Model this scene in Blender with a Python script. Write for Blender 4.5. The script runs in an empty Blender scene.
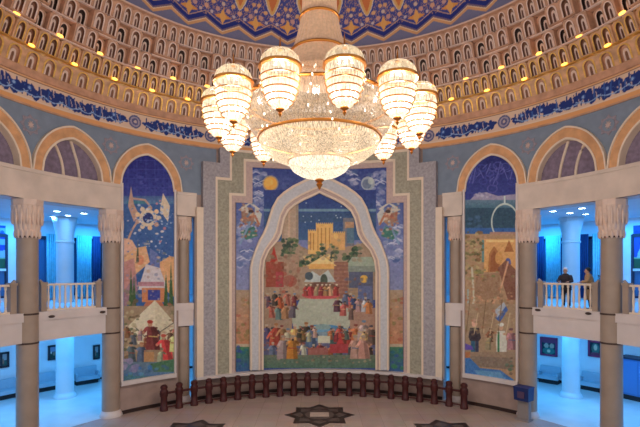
import bpy, bmesh, math, random
import numpy as np
from mathutils import Vector, Matrix
sin, cos, pi = math.sin, math.cos, math.pi
SC = bpy.context.scene
COL = SC.collection

# ------------------------------------------------------------------ camera, world, exposure
CAMY, CAMZ, FPX = -11.88, 6.43, 445.0
HX, HY = 319.5, 271.0                     # principal column and horizon line of the photograph
cam_data = bpy.data.cameras.new('camera')
cam_data.sensor_width = 36.0
cam_data.lens = FPX * 36.0 / 640.0
cam_data.shift_y = (HY - 213.5) / 640.0
cam_data.shift_x = (320.0 - HX) / 640.0
cam_data.clip_end = 200
cam = bpy.data.objects.new('camera', cam_data)
cam.location = (0, CAMY, CAMZ)
cam.rotation_euler = (pi / 2, 0, 0)
COL.objects.link(cam)
SC.camera = cam
world = bpy.data.worlds.new('world')
world.use_nodes = True
SC.world = world
world.node_tree.nodes['Background'].inputs[0].default_value = (1.0, 0.93, 0.88, 1)
world.node_tree.nodes['Background'].inputs[1].default_value = 0.72
SC.view_settings.view_transform = 'Standard'
SC.view_settings.look = 'None'
SC.view_settings.exposure = 0.15
SC.view_settings.gamma = 1.0
SC.view_settings.use_curve_mapping = False
LAMP_W = 160.0            # one chandelier lamp
GALLERY_W = 20.0         # one downlight of the gallery
LOWER_W = 100.0          # one unseen area light under the lower gallery ceiling
BLUE = (0.03, 0.37, 1.0)
BLUE_LOW = (0.07, 0.43, 1.0)

# ------------------------------------------------------------------ helpers
def lin(c):
    return tuple((x / 12.92 if x <= 0.04045 else ((x + 0.055) / 1.055) ** 2.4) for x in (v / 255.0 for v in c))

def mat(name, rgb, rough=0.6, metal=0.0, noise=0.0, nscale=4.0, emit=None, estr=0.0, bump=0.0, bscale=30.0, spec=0.5):
    m = bpy.data.materials.new(name)
    m.use_nodes = True
    nt = m.node_tree
    b = nt.nodes['Principled BSDF']
    c = lin(rgb)
    b.inputs['Base Color'].default_value = (*c, 1)
    b.inputs['Roughness'].default_value = rough
    b.inputs['Metallic'].default_value = metal
    b.inputs['Specular IOR Level'].default_value = spec
    if noise > 0:
        tc = nt.nodes.new('ShaderNodeTexCoord')
        n = nt.nodes.new('ShaderNodeTexNoise')
        n.inputs['Scale'].default_value = nscale
        n.inputs['Detail'].default_value = 5
        r = nt.nodes.new('ShaderNodeValToRGB')
        r.color_ramp.elements[0].position = 0.3
        r.color_ramp.elements[1].position = 0.7
        r.color_ramp.elements[0].color = (*[max(0, x * (1 - noise)) for x in c], 1)
        r.color_ramp.elements[1].color = (*[min(1, x * (1 + noise)) for x in c], 1)
        nt.links.new(tc.outputs['Object'], n.inputs['Vector'])
        nt.links.new(n.outputs['Fac'], r.inputs['Fac'])
        nt.links.new(r.outputs['Color'], b.inputs['Base Color'])
    if bump > 0:
        n2 = nt.nodes.new('ShaderNodeTexNoise')
        n2.inputs['Scale'].default_value = bscale
        bp = nt.nodes.new('ShaderNodeBump')
        bp.inputs['Strength'].default_value = bump
        bp.inputs['Distance'].default_value = 0.02
        nt.links.new(n2.outputs['Fac'], bp.inputs['Height'])
        nt.links.new(bp.outputs['Normal'], b.inputs['Normal'])
    if emit:
        b.inputs['Emission Color'].default_value = (*lin(emit), 1)
        b.inputs['Emission Strength'].default_value = estr
    return m

def paint_mat(name, rough=0.6, spec=0.3):
    m = bpy.data.materials.new(name)
    m.use_nodes = True
    nt = m.node_tree
    b = nt.nodes['Principled BSDF']
    a = nt.nodes.new('ShaderNodeAttribute')
    a.attribute_name = 'paint'
    nt.links.new(a.outputs['Color'], b.inputs['Base Color'])
    b.inputs['Roughness'].default_value = rough
    b.inputs['Specular IOR Level'].default_value = spec
    return m

def lamp_mat(name, rgb, strength, clear, scale=(40, 40, 14), dark=.35):
    """Cut glass, partly see-through: glow and bead sparkle put in as patterned emission."""
    m = bpy.data.materials.new(name)
    m.use_nodes = True
    nt = m.node_tree
    out = nt.nodes['Material Output']
    b = nt.nodes['Principled BSDF']
    b.inputs['Base Color'].default_value = (.07, .055, .04, 1)
    b.inputs['Roughness'].default_value = 0.12
    b.inputs['Specular IOR Level'].default_value = .6
    b.inputs['Emission Color'].default_value = (*lin(rgb), 1)
    tc = nt.nodes.new('ShaderNodeTexCoord')
    mp = nt.nodes.new('ShaderNodeMapping'); mp.inputs['Scale'].default_value = scale
    vo = nt.nodes.new('ShaderNodeTexVoronoi'); vo.inputs['Scale'].default_value = 1.0
    mr = nt.nodes.new('ShaderNodeMapRange')
    mr.inputs['From Min'].default_value = 0; mr.inputs['From Max'].default_value = 1
    mr.inputs['To Min'].default_value = strength * dark; mr.inputs['To Max'].default_value = strength * (2 - dark)
    nt.links.new(tc.outputs['Object'], mp.inputs['Vector'])
    nt.links.new(mp.outputs['Vector'], vo.inputs['Vector'])
    nt.links.new(vo.outputs['Color'], mr.inputs['Value'])
    nt.links.new(mr.outputs['Result'], b.inputs['Emission Strength'])
    t = nt.nodes.new('ShaderNodeBsdfTransparent')
    mx = nt.nodes.new('ShaderNodeMixShader')
    mx.inputs[0].default_value = clear
    nt.links.new(b.outputs[0], mx.inputs[1])
    nt.links.new(t.outputs[0], mx.inputs[2])
    nt.links.new(mx.outputs[0], out.inputs['Surface'])
    return m

def P(r, th, z):
    t = math.radians(th)
    return Vector((r * sin(t), r * cos(t), z))

def W(px, py, r=12.0):
    """Survey helper: photograph pixel -> (angle, height) on the drum of radius r."""
    k = (px - HX) / FPX
    a = 1 + k * k
    c = -CAMY
    t = (c + math.sqrt(c * c - a * (c * c - r * r))) / a
    return math.degrees(math.atan2(k * t, t - c)), CAMZ + (HY - py) / FPX * t

def proj(r, th, z):
    p = P(r, th, z)
    d = p.y - CAMY
    return HX + FPX * p.x / d, HY - FPX * (p.z - CAMZ) / d

class MB:
    def __init__(self):
        self.v, self.f, self.m = [], [], []
    def add(self, vs, fs, mi=0):
        o = len(self.v)
        self.v += [tuple(p) for p in vs]
        for f in fs:
            self.f.append(tuple(i + o for i in f))
            self.m.append(mi)
    def box(self, c, s, rz=0.0, mi=0, taper=1.0):
        x, y, z = s[0] / 2, s[1] / 2, s[2] / 2
        pts = []
        for dz, k in ((-z, 1.0), (z, taper)):
            for dx, dy in ((-x, -y), (x, -y), (x, y), (-x, y)):
                a, b = dx * k, dy * k
                pts.append((c[0] + a * cos(rz) - b * sin(rz), c[1] + a * sin(rz) + b * cos(rz), c[2] + dz))
        self.add(pts, [(3, 2, 1, 0), (4, 5, 6, 7), (0, 1, 5, 4), (1, 2, 6, 5), (2, 3, 7, 6), (3, 0, 4, 7)], mi)
    def arc(self, r0, r1, t0, t1, z0, z1, mi=0, step=1.2, y0=0.0):
        """Curved block between two radii; y0 shifts it along y (local bays)."""
        n = max(1, int(abs(t1 - t0) / step + .999))
        vs = []
        for i in range(n + 1):
            t = t0 + (t1 - t0) * i / n
            for r, z in ((r0, z0), (r1, z0), (r1, z1), (r0, z1)):
                p = P(r, t, z)
                vs.append((p.x, p.y - y0, p.z))
        fs = []
        for i in range(n):
            a, b = 4 * i, 4 * i + 4
            for k in range(4):
                j = (k + 1) % 4
                fs.append((a + k, a + j, b + j, b + k))
        fs += [(3, 2, 1, 0), (4 * n, 4 * n + 1, 4 * n + 2, 4 * n + 3)]
        self.add(vs, fs, mi)
    def lathe(self, prof, c=(0, 0, 0), seg=32, mi=0, mod=None, cap=True):
        n = len(prof)
        vs, fs = [], []
        for k, (r, z) in enumerate(prof):
            for i in range(seg):
                a = 2 * pi * i / seg
                rr = r * (mod(a, k, i) if mod else 1.0)
                vs.append((c[0] + rr * cos(a), c[1] + rr * sin(a), c[2] + z))
        for k in range(n - 1):
            for i in range(seg):
                j = (i + 1) % seg
                fs.append((k * seg + i, k * seg + j, (k + 1) * seg + j, (k + 1) * seg + i))
        if cap:
            if prof[0][0] > 1e-3: fs.append(tuple(range(seg))[::-1])
            if prof[-1][0] > 1e-3: fs.append(tuple((n - 1) * seg + i for i in range(seg)))
        self.add(vs, fs, mi)
    def tube(self, pts, r, seg=8, mi=0, closed=False):
        pts = [Vector(p) for p in pts]
        n = len(pts)
        rs = r if isinstance(r, (list, tuple)) else [r] * n
        vs, fs = [], []
        for i, p in enumerate(pts):
            if closed: d = pts[(i + 1) % n] - pts[i - 1]
            else: d = pts[min(i + 1, n - 1)] - pts[max(i - 1, 0)]
            d.normalize()
            up = Vector((0, 0, 1)) if abs(d.z) < .9 else Vector((1, 0, 0))
            s = d.cross(up).normalized(); u = s.cross(d)
            for k in range(seg):
                a = 2 * pi * k / seg
                q = p + (s * cos(a) + u * sin(a)) * rs[i]
                vs.append(q)
        m = n if closed else n - 1
        for i in range(m):
            for k in range(seg):
                j = (k + 1) % seg; i2 = (i + 1) % n
                fs.append((i * seg + k, i * seg + j, i2 * seg + j, i2 * seg + k))
        if not closed:
            fs += [tuple(range(seg))[::-1], tuple((n - 1) * seg + k for k in range(seg))]
        self.add(vs, fs, mi)
    def ell(self, c, s, seg=16, rings=10, mi=0):
        prof = [(sin(pi * k / rings), -cos(pi * k / rings)) for k in range(rings + 1)]
        o = len(self.v)
        self.lathe([(max(r, 1e-3), z) for r, z in prof], (0, 0, 0), seg, mi)
        for i in range(o, len(self.v)):
            x, y, z = self.v[i]
            self.v[i] = (c[0] + x * s[0], c[1] + y * s[1], c[2] + z * s[2])
    def prism(self, poly, z0, z1, c=(0, 0), rot=0.0, mi=0):
        n = len(poly)
        q = [(c[0] + x * cos(rot) - y * sin(rot), c[1] + x * sin(rot) + y * cos(rot)) for x, y in poly]
        vs = [(x, y, z0) for x, y in q] + [(x, y, z1) for x, y in q]
        fs = [tuple(range(n))[::-1], tuple(range(n, 2 * n))] + [(i, (i + 1) % n, n + (i + 1) % n, n + i) for i in range(n)]
        self.add(vs, fs, mi)
    def strip(self, A, B, r0, r1, mi=0):
        """Moulding on the drum between two polylines of (angle, height), front at r0, back at r1."""
        n = len(A)
        vs = []
        for a, b in zip(A, B):
            vs += [P(r0, *a), P(r0, *b), P(r1, *b), P(r1, *a)]
        fs = []
        for i in range(n - 1):
            for k in range(4):
                j = (k + 1) % 4
                fs.append((4 * i + k, 4 * i + j, 4 * i + 4 + j, 4 * i + 4 + k))
        fs += [(3, 2, 1, 0), tuple(4 * n - 4 + k for k in range(4))]
        self.add(vs, fs, mi)
    def build(self, name, mats, parent=None, smooth=False, local=False, fixn=True):
        me = bpy.data.meshes.new(name)
        vs = self.v
        if parent is not None and not local:
            inv = Matrix.Translation(-parent.location)
            vs = [tuple(inv @ Vector(p)) for p in vs]
        me.from_pydata(vs, [], self.f)
        if not isinstance(mats, (list, tuple)): mats = [mats]
        for m in mats: me.materials.append(m)
        me.polygons.foreach_set('material_index', self.m)
        if fixn:
            bm = bmesh.new(); bm.from_mesh(me)
            bmesh.ops.recalc_face_normals(bm, faces=bm.faces)
            bm.to_mesh(me); bm.free()
        if smooth:
            me.polygons.foreach_set('use_smooth', [True] * len(me.polygons))
            try: me.set_sharp_from_angle(angle=math.radians(smooth if smooth is not True else 40))
            except Exception: pass
        me.update()
        o = bpy.data.objects.new(name, me)
        COL.objects.link(o)
        if parent is not None: o.parent = parent
        return o

def empty(name, loc, rz=0.0):
    o = bpy.data.objects.new(name, None)
    o.empty_display_size = 0.2
    o.location = loc
    o.rotation_euler = (0, 0, rz)
    COL.objects.link(o)
    return o

def tag(o, label, cat, group=None):
    o['label'] = label; o['category'] = cat
    if group: o['group'] = group
    return o

def struct(o):
    o['kind'] = 'structure'
    return o

def copy_tree(o, parent=None):
    c = o.copy()
    COL.objects.link(c)
    if parent is not None: c.parent = parent
    for ch in list(o.children): copy_tree(ch, c)
    return c

def curved_sheet(name, nu, nv, pos, colour, material, parent=None):
    """Dense painted sheet: pos(u, v) arrays -> xyz, colour(u, v) -> rgb 0..255 paint colours."""
    u, v = np.meshgrid(np.linspace(0, 1, nu), np.linspace(0, 1, nv))
    x, y, z = pos(u, v)
    co = np.stack([x, y, z], -1).reshape(-1, 3)
    if parent is not None: co = co - np.array(parent.location)
    idx = np.arange(nu * nv).reshape(nv, nu)
    f = np.stack([idx[:-1, :-1], idx[:-1, 1:], idx[1:, 1:], idx[1:, :-1]], -1).reshape(-1, 4)
    me = bpy.data.meshes.new(name)
    me.vertices.add(len(co)); me.vertices.foreach_set('co', co.astype(np.float32).ravel())
    me.loops.add(f.size); me.loops.foreach_set('vertex_index', f.astype(np.int32).ravel())
    me.polygons.add(len(f))
    me.polygons.foreach_set('loop_start', np.arange(0, f.size, 4, dtype=np.int32))
    me.polygons.foreach_set('use_smooth', np.ones(len(f), bool))
    me.update(calc_edges=True)
    c = np.clip(colour(u, v).reshape(-1, 3) / 255.0, 0, 1)
    c = np.where(c <= 0.04045, c / 12.92, ((c + 0.055) / 1.055) ** 2.4)
    at = me.color_attributes.new('paint', 'FLOAT_COLOR', 'POINT')
    at.data.foreach_set('color', np.concatenate([c, np.ones((len(c), 1))], 1).astype(np.float32).ravel())
    me.materials.append(material)
    o = bpy.data.objects.new(name, me)
    COL.objects.link(o)
    if parent is not None: o.parent = parent
    return o

class Canvas:
    """A little painter working on a numpy raster (units: drawing units of the wall survey)."""
    def __init__(s, x0, y0, x1, y1, k=4, bg=(128, 128, 128)):
        s.x0, s.y0, s.k = x0, y0, k
        s.w, s.h = int((x1 - x0) * k) + 1, int((y1 - y0) * k) + 1
        s.a = np.empty((s.h, s.w, 3)); s.a[:] = bg
        s.X, s.Y = np.meshgrid(x0 + np.arange(s.w) / k, y0 + np.arange(s.h) / k)
        s.rng = random.Random(7)
    def _box(s, xa, ya, xb, yb):
        i0 = max(0, int((ya - s.y0) * s.k)); i1 = min(s.h, int((yb - s.y0) * s.k) + 2)
        j0 = max(0, int((xa - s.x0) * s.k)); j1 = min(s.w, int((xb - s.x0) * s.k) + 2)
        return slice(i0, max(i0, i1)), slice(j0, max(j0, j1))
    def _put(s, sl, m, c, al=1.0):
        a = s.a[sl]
        a[m] = a[m] * (1 - al) + np.array(c, float) * al
    def rect(s, xa, ya, xb, yb, c, al=1.0):
        sl = s._box(xa, ya, xb, yb); X, Y = s.X[sl], s.Y[sl]
        s._put(sl, (X >= xa) & (X <= xb) & (Y >= ya) & (Y <= yb), c, al)
    def grad(s, xa, ya, xb, yb, c0, c1):
        sl = s._box(xa, ya, xb, yb); X, Y = s.X[sl], s.Y[sl]
        m = (X >= xa) & (X <= xb) & (Y >= ya) & (Y <= yb)
        t = ((Y - ya) / max(1e-6, yb - ya))[..., None]
        g = np.array(c0, float) * (1 - t) + np.array(c1, float) * t
        s.a[sl][m] = g[m]
    def ell(s, cx, cy, rx, ry, c, al=1.0, ring=None):
        sl = s._box(cx - rx, cy - ry, cx + rx, cy + ry); X, Y = s.X[sl], s.Y[sl]
        d = ((X - cx) / rx) ** 2 + ((Y - cy) / ry) ** 2
        m = d <= 1
        if ring: m &= d >= ring * ring
        s._put(sl, m, c, al)
    def poly(s, pts, c, al=1.0):
        xs = [p[0] for p in pts]; ys = [p[1] for p in pts]
        sl = s._box(min(xs), min(ys), max(xs), max(ys)); X, Y = s.X[sl], s.Y[sl]
        m = np.zeros(X.shape, bool)
        n = len(pts)
        for i in range(n):
            (xa, ya), (xb, yb) = pts[i], pts[(i + 1) % n]
            if ya == yb: continue
            hit = ((Y >= ya) != (Y >= yb)) & (X < (xb - xa) * (Y - ya) / (yb - ya) + xa)
            m ^= hit
        s._put(sl, m, c, al)
    def line(s, pts, w, c, al=1.0):
        for (xa, ya), (xb, yb) in zip(pts[:-1], pts[1:]):
            n = max(2, int(math.hypot(xb - xa, yb - ya) / (w * .35)))
            for i in range(n + 1):
                t = i / n
                s.ell(xa + (xb - xa) * t, ya + (yb - ya) * t, w / 2, w / 2, c, al)
    def blobs(s, xa, ya, xb, yb, n, r, cs, al=0.8):
        for _ in range(n):
            k = s.rng.uniform(.5, 1.2)
            s.ell(s.rng.uniform(xa, xb), s.rng.uniform(ya, yb), r * k, r * k * s.rng.uniform(.5, 1), s.rng.choice(cs), al)
    def fig(s, x, y, h, robe, hat=None, skin=(176, 132, 106), w=.42):
        """A small painted robed figure with its feet at (x, y): robe, sash, sleeves, turban."""
        g = s.rng
        robe = tuple(min(230, max(20, v * g.uniform(.8, 1.1))) for v in robe)
        b = h * w * .5 * g.uniform(.85, 1.25)
        t = g.uniform(-.12, .12) * h
        d = tuple(v * .66 for v in robe); l = tuple(min(235, v * 1.22) for v in robe)
        s.poly([(x + t - b * .5, y - h * .78), (x + t + b * .5, y - h * .78), (x + b * .8, y - h * .45), (x + b, y), (x - b, y), (x - b * .85, y - h * .45)], robe)
        s.poly([(x + t, y - h * .76), (x + t + b * .5, y - h * .76), (x + b, y), (x + b * .25, y)], d, .7)
        for q in (-1, 1):
            ax = x + t + q * b * .55; ay = y - h * .72
            ex = ax + q * b * g.uniform(.2, .9); ey = y - h * g.uniform(.42, .66)
            s.line([(ax, ay), (ex, ey)], h * .10 + .2, l if q < 0 else d); s.ell(ex, ey, h * .035 + .15, h * .035 + .15, skin)
        if g.random() < .6: s.line([(x - b * .6, y - h * .46), (x + b * .6, y - h * .44)], h * .04, g.choice([(150, 60, 50), (190, 160, 100), (70, 90, 120)]), .8)
        s.ell(x + t * 1.2, y - h * .86, h * .075, h * .095, skin)
        s.ell(x + t * 1.2, y - h * .94, h * .10, h * .06, hat or d)
        if g.random() < .4: s.ell(x + t * 1.2, y - h * .80, h * .05, h * .05, (60, 48, 44))
    def finish(s, amount=4, passes=3):
        """Brushwork: patchy tone and softened edges."""
        rg = np.random.default_rng(4)
        for cell in (4, 11):
            n = rg.normal(0, amount, (s.h // cell + 2, s.w // cell + 2, 1)) + rg.normal(0, amount * .25, (s.h // cell + 2, s.w // cell + 2, 3))
            s.a += np.kron(n, np.ones((cell, cell, 1)))[:s.h, :s.w]
        for _ in range(passes):
            p = np.pad(s.a, ((1, 1), (1, 1), (0, 0)), 'edge')
            s.a = (p[:-2, 1:-1] + p[2:, 1:-1] + p[1:-1, :-2] + p[1:-1, 2:] + 2 * p[1:-1, 1:-1]) / 6
        s.a = np.clip(s.a, 8, 250)
        return s
    def sample(s, px, py):
        j = np.clip(((px - s.x0) * s.k + .5).astype(int), 0, s.w - 1)
        i = np.clip(((py - s.y0) * s.k + .5).astype(int), 0, s.h - 1)
        return s.a[i, j]

def proj_np(r, th, z):
    t = np.radians(th)
    x, y = r * np.sin(t), r * np.cos(t)
    d = y - CAMY
    return HX + FPX * x / d, HY - FPX * (z - CAMZ) / d

def gain(c, g):
    """Pigment colours read off a dim wall, brightened to their own value."""
    q = np.clip(c / 255.0, 0, 1)
    q = np.where(q <= 0.04045, q / 12.92, ((q + 0.055) / 1.055) ** 2.4) * g
    q = np.clip(q, 0, .9)
    return 255 * np.where(q <= 0.0031308, q * 12.92, 1.055 * q ** (1 / 2.4) - 0.055)
PG = np.array([1.25, 1.33, 1.30])

# ------------------------------------------------------------------ materials
M = {}
M['marble'] = mat('beige_marble', (216, 198, 184), .45, noise=.10, nscale=1.5)
M['marble_pale'] = mat('pale_marble', (216, 204, 200), .45, noise=.06, nscale=1.5)
M['cream'] = mat('cream_plaster', (232, 212, 190), .6, noise=.05, nscale=3)
M['shaft'] = mat('tan_column_marble', (164, 144, 128), .4, noise=.10, nscale=1.5)
M['joint'] = mat('dark_joint', (70, 48, 40), .6)
M['capital'] = mat('carved_plaster', (222, 196, 180), .6, noise=.08, nscale=5)
M['ochre'] = mat('ochre_plaster', (216, 162, 114), .6, noise=.16, nscale=3)
M['bluegrey'] = mat('blue_grey_plaster', (128, 142, 160), .7, noise=.10, nscale=2.5)
M['purple'] = mat('lunette_mauve', (128, 112, 132), .7, noise=.25, nscale=6)
M['dado'] = mat('dado_marble', (164, 140, 130), .4, noise=.12, nscale=2)
M['dark'] = mat('dark_baseboard', (48, 28, 24), .35)
M['lilac'] = mat('lilac_mosaic', (164, 158, 162), .6, noise=.22, nscale=9)
M['olive'] = mat('olive_mosaic', (162, 156, 136), .6, noise=.22, nscale=9)
M['pinkgrey'] = mat('pink_grey_plaster', (196, 170, 162), .6, noise=.12, nscale=9)
M['greywhite'] = mat('grey_white_plaster', (200, 200, 204), .6, noise=.10, nscale=8)
M['rose'] = mat('rosette_rose', (150, 140, 150), .7, noise=.2, nscale=12)
M['wood'] = mat('dark_red_wood', (72, 25, 23), .55, noise=.3, nscale=8)
M['gold'] = mat('gold', (206, 136, 66), .3, metal=1.0)
M['gilt'] = mat('gilded_plaster', (236, 184, 96), .35, metal=.6, noise=.2, nscale=8)
M['niche_tan'] = mat('niche_tan', (204, 156, 126), .6, noise=.2, nscale=3)
M['niche_gold'] = mat('niche_gold', (210, 162, 124), .5, metal=.15, noise=.25, nscale=3)
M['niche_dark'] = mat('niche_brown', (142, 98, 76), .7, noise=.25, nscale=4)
M['niche_shade'] = mat('niche_shade_brown', (66, 46, 42), .7, noise=.25, nscale=4)  # darker recess colour of the set-back niches, their shade painted in
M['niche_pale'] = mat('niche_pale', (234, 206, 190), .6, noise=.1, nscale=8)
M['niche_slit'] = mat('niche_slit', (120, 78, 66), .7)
M['white'] = mat('white_paint', (204, 220, 226), .5, noise=.03, nscale=2)
M['shellwhite'] = mat('gallery_white', (222, 226, 230), .6, noise=.03, nscale=2)
M['curtain'] = mat('blue_curtain', (150, 205, 215), .8, noise=.12, nscale=6)
M['curtain_dark'] = mat('navy_curtain', (38, 62, 110), .8, noise=.12, nscale=6)
M['navy'] = mat('navy_frame', (30, 44, 70), .5)
M['glassdark'] = mat('window_glass', (70, 110, 150), .08, spec=.7)
M['spot'] = mat('downlight_lens', (255, 255, 255), .3, emit=(210, 238, 255), estr=25.0)
M['steel'] = mat('steel_trim', (190, 195, 200), .3, metal=.9)
M['bench'] = mat('white_leather', (160, 182, 196), .5, noise=.05)
M['black'] = mat('black_plinth', (26, 28, 34), .5)
M['maroon'] = mat('maroon_frame', (140, 40, 86), .5)
M['pframe'] = mat('dark_picture_frame', (44, 40, 48), .4)
M['paint'] = paint_mat('painted_picture')
M['mural'] = paint_mat('painted_mural', .55)
M['dome'] = paint_mat('painted_dome', .6)
M['band'] = paint_mat('painted_inscription', .6)
M['binblue'] = mat('navy_bin', (20, 40, 98), .45)
M['bingrey'] = mat('grey_stand', (140, 130, 128), .5)
M['fitting'] = mat('dark_fitting', (60, 42, 38), .5)
M['crystal'] = lamp_mat('crystal_strands', (240, 200, 160), .40, .35, (60, 60, 5), .1)
M['stemglass'] = mat('stem_crystal', (206, 170, 140), .3, noise=.15, nscale=14, emit=(220, 165, 120), estr=.10)
M['bowl'] = lamp_mat('lit_crystal_bowl', (255, 222, 180), .85, .3, (60, 60, 6), .15)
M['lowbowl'] = lamp_mat('lit_lower_bowl', (255, 236, 204), 1.1, .3, (50, 50, 8), .25)
M['lamp'] = lamp_mat('lit_lamp_glass', (255, 236, 204), 1.0, .5, (44, 44, 6), .05)
M['lampcap'] = lamp_mat('lit_lamp_cap', (255, 226, 180), .62, .45, (30, 30, 6), .1)
M['bead'] = mat('crystal_bead', (255, 248, 235), .1, emit=(255, 236, 205), estr=.9)
M['glow'] = mat('cove_lamp_lens', (255, 220, 140), .3, emit=(255, 184, 70), estr=3.2)
M['skin'] = mat('skin', (196, 150, 124), .55)
M['darkcoat'] = mat('dark_coat', (52, 44, 50), .8, noise=.2, nscale=20)
M['darktrousers'] = mat('black_trousers', (34, 32, 38), .8)
M['tancoat'] = mat('tan_coat', (176, 138, 96), .8, noise=.12, nscale=20)
M['greyhair'] = mat('pale_cap', (236, 234, 238), .8)
M['blackhair'] = mat('black_hair', (26, 22, 24), .6)
M['bag'] = mat('black_bag', (28, 26, 32), .6)
M['eye'] = mat('eye', (40, 30, 28), .3)
M['greenery'] = mat('green_fabric', (70, 100, 80), .8, noise=.2)
M['inlay'] = mat('dark_marble_inlay', (46, 33, 31), .3, noise=.25, nscale=6)
M['inlay_mid'] = mat('grey_marble_inlay', (92, 78, 72), .3, noise=.25, nscale=6)
M['inlay_pale'] = mat('pale_marble_inlay', (196, 176, 160), .3, noise=.1, nscale=6)

def floor_material():
    m = bpy.data.materials.new('polished_floor_marble')
    m.use_nodes = True
    nt = m.node_tree
    b = nt.nodes['Principled BSDF']
    tc = nt.nodes.new('ShaderNodeTexCoord')
    br = nt.nodes.new('ShaderNodeTexBrick')
    br.inputs['Scale'].default_value = 1.0
    br.offset = 0.0
    br.inputs['Brick Width'].default_value = .9
    br.inputs['Row Height'].default_value = .9
    br.inputs['Mortar Size'].default_value = .006
    br.inputs['Color1'].default_value = (*lin((186, 164, 152)), 1)
    br.inputs['Color2'].default_value = (*lin((196, 173, 160)), 1)
    br.inputs['Mortar'].default_value = (*lin((150, 130, 120)), 1)
    n = nt.nodes.new('ShaderNodeTexNoise'); n.inputs['Scale'].default_value = 1.2; n.inputs['Detail'].default_value = 6
    mx = nt.nodes.new('ShaderNodeMix'); mx.data_type = 'RGBA'; mx.blend_type = 'MULTIPLY'
    mx.inputs[0].default_value = .25
    nt.links.new(tc.outputs['Object'], br.inputs['Vector'])
    nt.links.new(tc.outputs['Object'], n.inputs['Vector'])
    nt.links.new(br.outputs['Color'], mx.inputs[6])
    nt.links.new(n.outputs['Color'], mx.inputs[7])
    nt.links.new(mx.outputs[2], b.inputs['Base Color'])
    b.inputs['Roughness'].default_value = .22
    return m
M['floor'] = floor_material()

# ------------------------------------------------------------------ survey heights of the drum
Z_SLAB0, Z_SLAB1 = 3.72, 4.85
Z_BEAM0, Z_BEAM1 = 9.13, 10.26
Z_INS0, Z_INS1 = 12.65, 13.78
R = 12.0
RO = 19.5                                  # outer wall of the gallery
EDGES = [50.0, 65.7, 81.4, 97.1]           # bay edges either side (degrees from the far centre)
P0, P1 = 34.2, 50.0                        # the bay with the tall mural panel
END = 97.1

# ------------------------------------------------------------------ floor and big structure
b = MB()
b.lathe([(0.001, 0), (RO + .3, 0), (RO + .3, -.3), (0.001, -.3)], seg=128, cap=False)
struct(b.build('floor', M['floor']))

def arch_z(t, a, rise):
    u = min(1.0, abs(t) / a)
    return rise * (.86 * math.sqrt(max(0, 1 - u ** 2.1)) + .14 * (1 - u))

b = MB()
b.arc(R + .12, RO, -END, END, -.1, .006)
struct(b.build('floor_ambulatory', mat('pale_floor_marble', (214, 214, 214), .22, noise=.06, nscale=1.2)))

BAYS = []                                   # (centre, half width) of every arched bay
for s in (1, -1):
    BAYS.append((s * (P0 + P1) / 2, (P1 - P0) / 2, s, 'panel'))
    for i in range(3):
        BAYS.append((s * (EDGES[i] + EDGES[i + 1]) / 2, (EDGES[i + 1] - EDGES[i]) / 2, s, 'open'))
RISE_O, RISE_I, ARCHW = 2.10, 1.55, 2.1     # outer/inner rise above the beam, width of the archivolt in degrees

# spandrel wall (blue grey) with arched openings
b = MB()
for c, h, s, kind in BAYS:
    n = 40
    A = [(c - h + 2 * h * i / n, Z_BEAM1 + arch_z(-h + 2 * h * i / n, h, RISE_O) - .03) for i in range(n + 1)]
    B = [(t, Z_INS0 + .05) for t, z in A]
    b.strip(A, B, R, R + .5)
for s in (1, -1):
    t0, t1 = sorted((s * 26.0, s * 34.2))
    b.arc(R, R + .5, t0, t1, Z_BEAM1 - .02, Z_INS0 + .05)
struct(b.build('wall_spandrel', M['bluegrey']))
# archivolts
for i, (c, h, s, kind) in enumerate(BAYS):
    b = MB()
    n = 44
    o = [(c - h + 2 * h * k / n, Z_BEAM1 + arch_z(-h + 2 * h * k / n, h, RISE_O)) for k in range(n + 1)]
    hi = h - ARCHW
    inn = [(c - hi + 2 * hi * k / n, Z_BEAM1 + arch_z(-hi + 2 * hi * k / n, hi, RISE_I)) for k in range(n + 1)]
    mix = lambda p, q, t: (p[0] + (q[0] - p[0]) * t, p[1] + (q[1] - p[1]) * t)
    b.strip([mix(p, q, .13) for p, q in zip(o, inn)], [mix(p, q, .84) for p, q in zip(o, inn)], R - .10, R + .3, 0)
    b.strip(o, [mix(p, q, .13) for p, q in zip(o, inn)], R - .16, R + .3, 1)
    b.strip([mix(p, q, .84) for p, q in zip(o, inn)], inn, R - .13, R + .3, 1)
    struct(b.build('trim_%d' % (i + 1), [M['ochre'], M['cream']], smooth=True))
    if kind == 'open':                       # lunette window behind the arch
        b = MB()
        A = [(t, Z_BEAM1 - .1) for t, z in inn]
        b.strip(A, inn, R + .22, R + .3, 0)
        for q in (-.34, .20):                # two curved glazing bars leaning outward
            pts = []
            for k in range(13):
                v = k / 12
                t = (q + .30 * (1 - cos(v * pi / 2))) * hi * s
                z = Z_BEAM1 + v * (arch_z(t, hi, RISE_I))
                pts.append(P(R + .19, c + t, z))
            b.tube(pts, .055, 6, 1)
        struct(b.build('window_%d' % (i + 1), [M['purple'], M['cream']], smooth=True))
# beam
b = MB()
for s in (1, -1):
    for t0, t1 in ((30.9, 35.5), (48.0, END)):
        t0, t1 = sorted((s * t0, s * t1))
        b.arc(R - .12, R + .75, t0, t1, Z_BEAM0, Z_BEAM1)
        b.arc(R - .17, R, t0, t1, Z_BEAM1 - .12, Z_BEAM1 + .02)
        b.arc(R - .15, R, t0, t1, Z_BEAM0, Z_BEAM0 + .10)
struct(b.build('trim_20', M['marble'], smooth=True))
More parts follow.
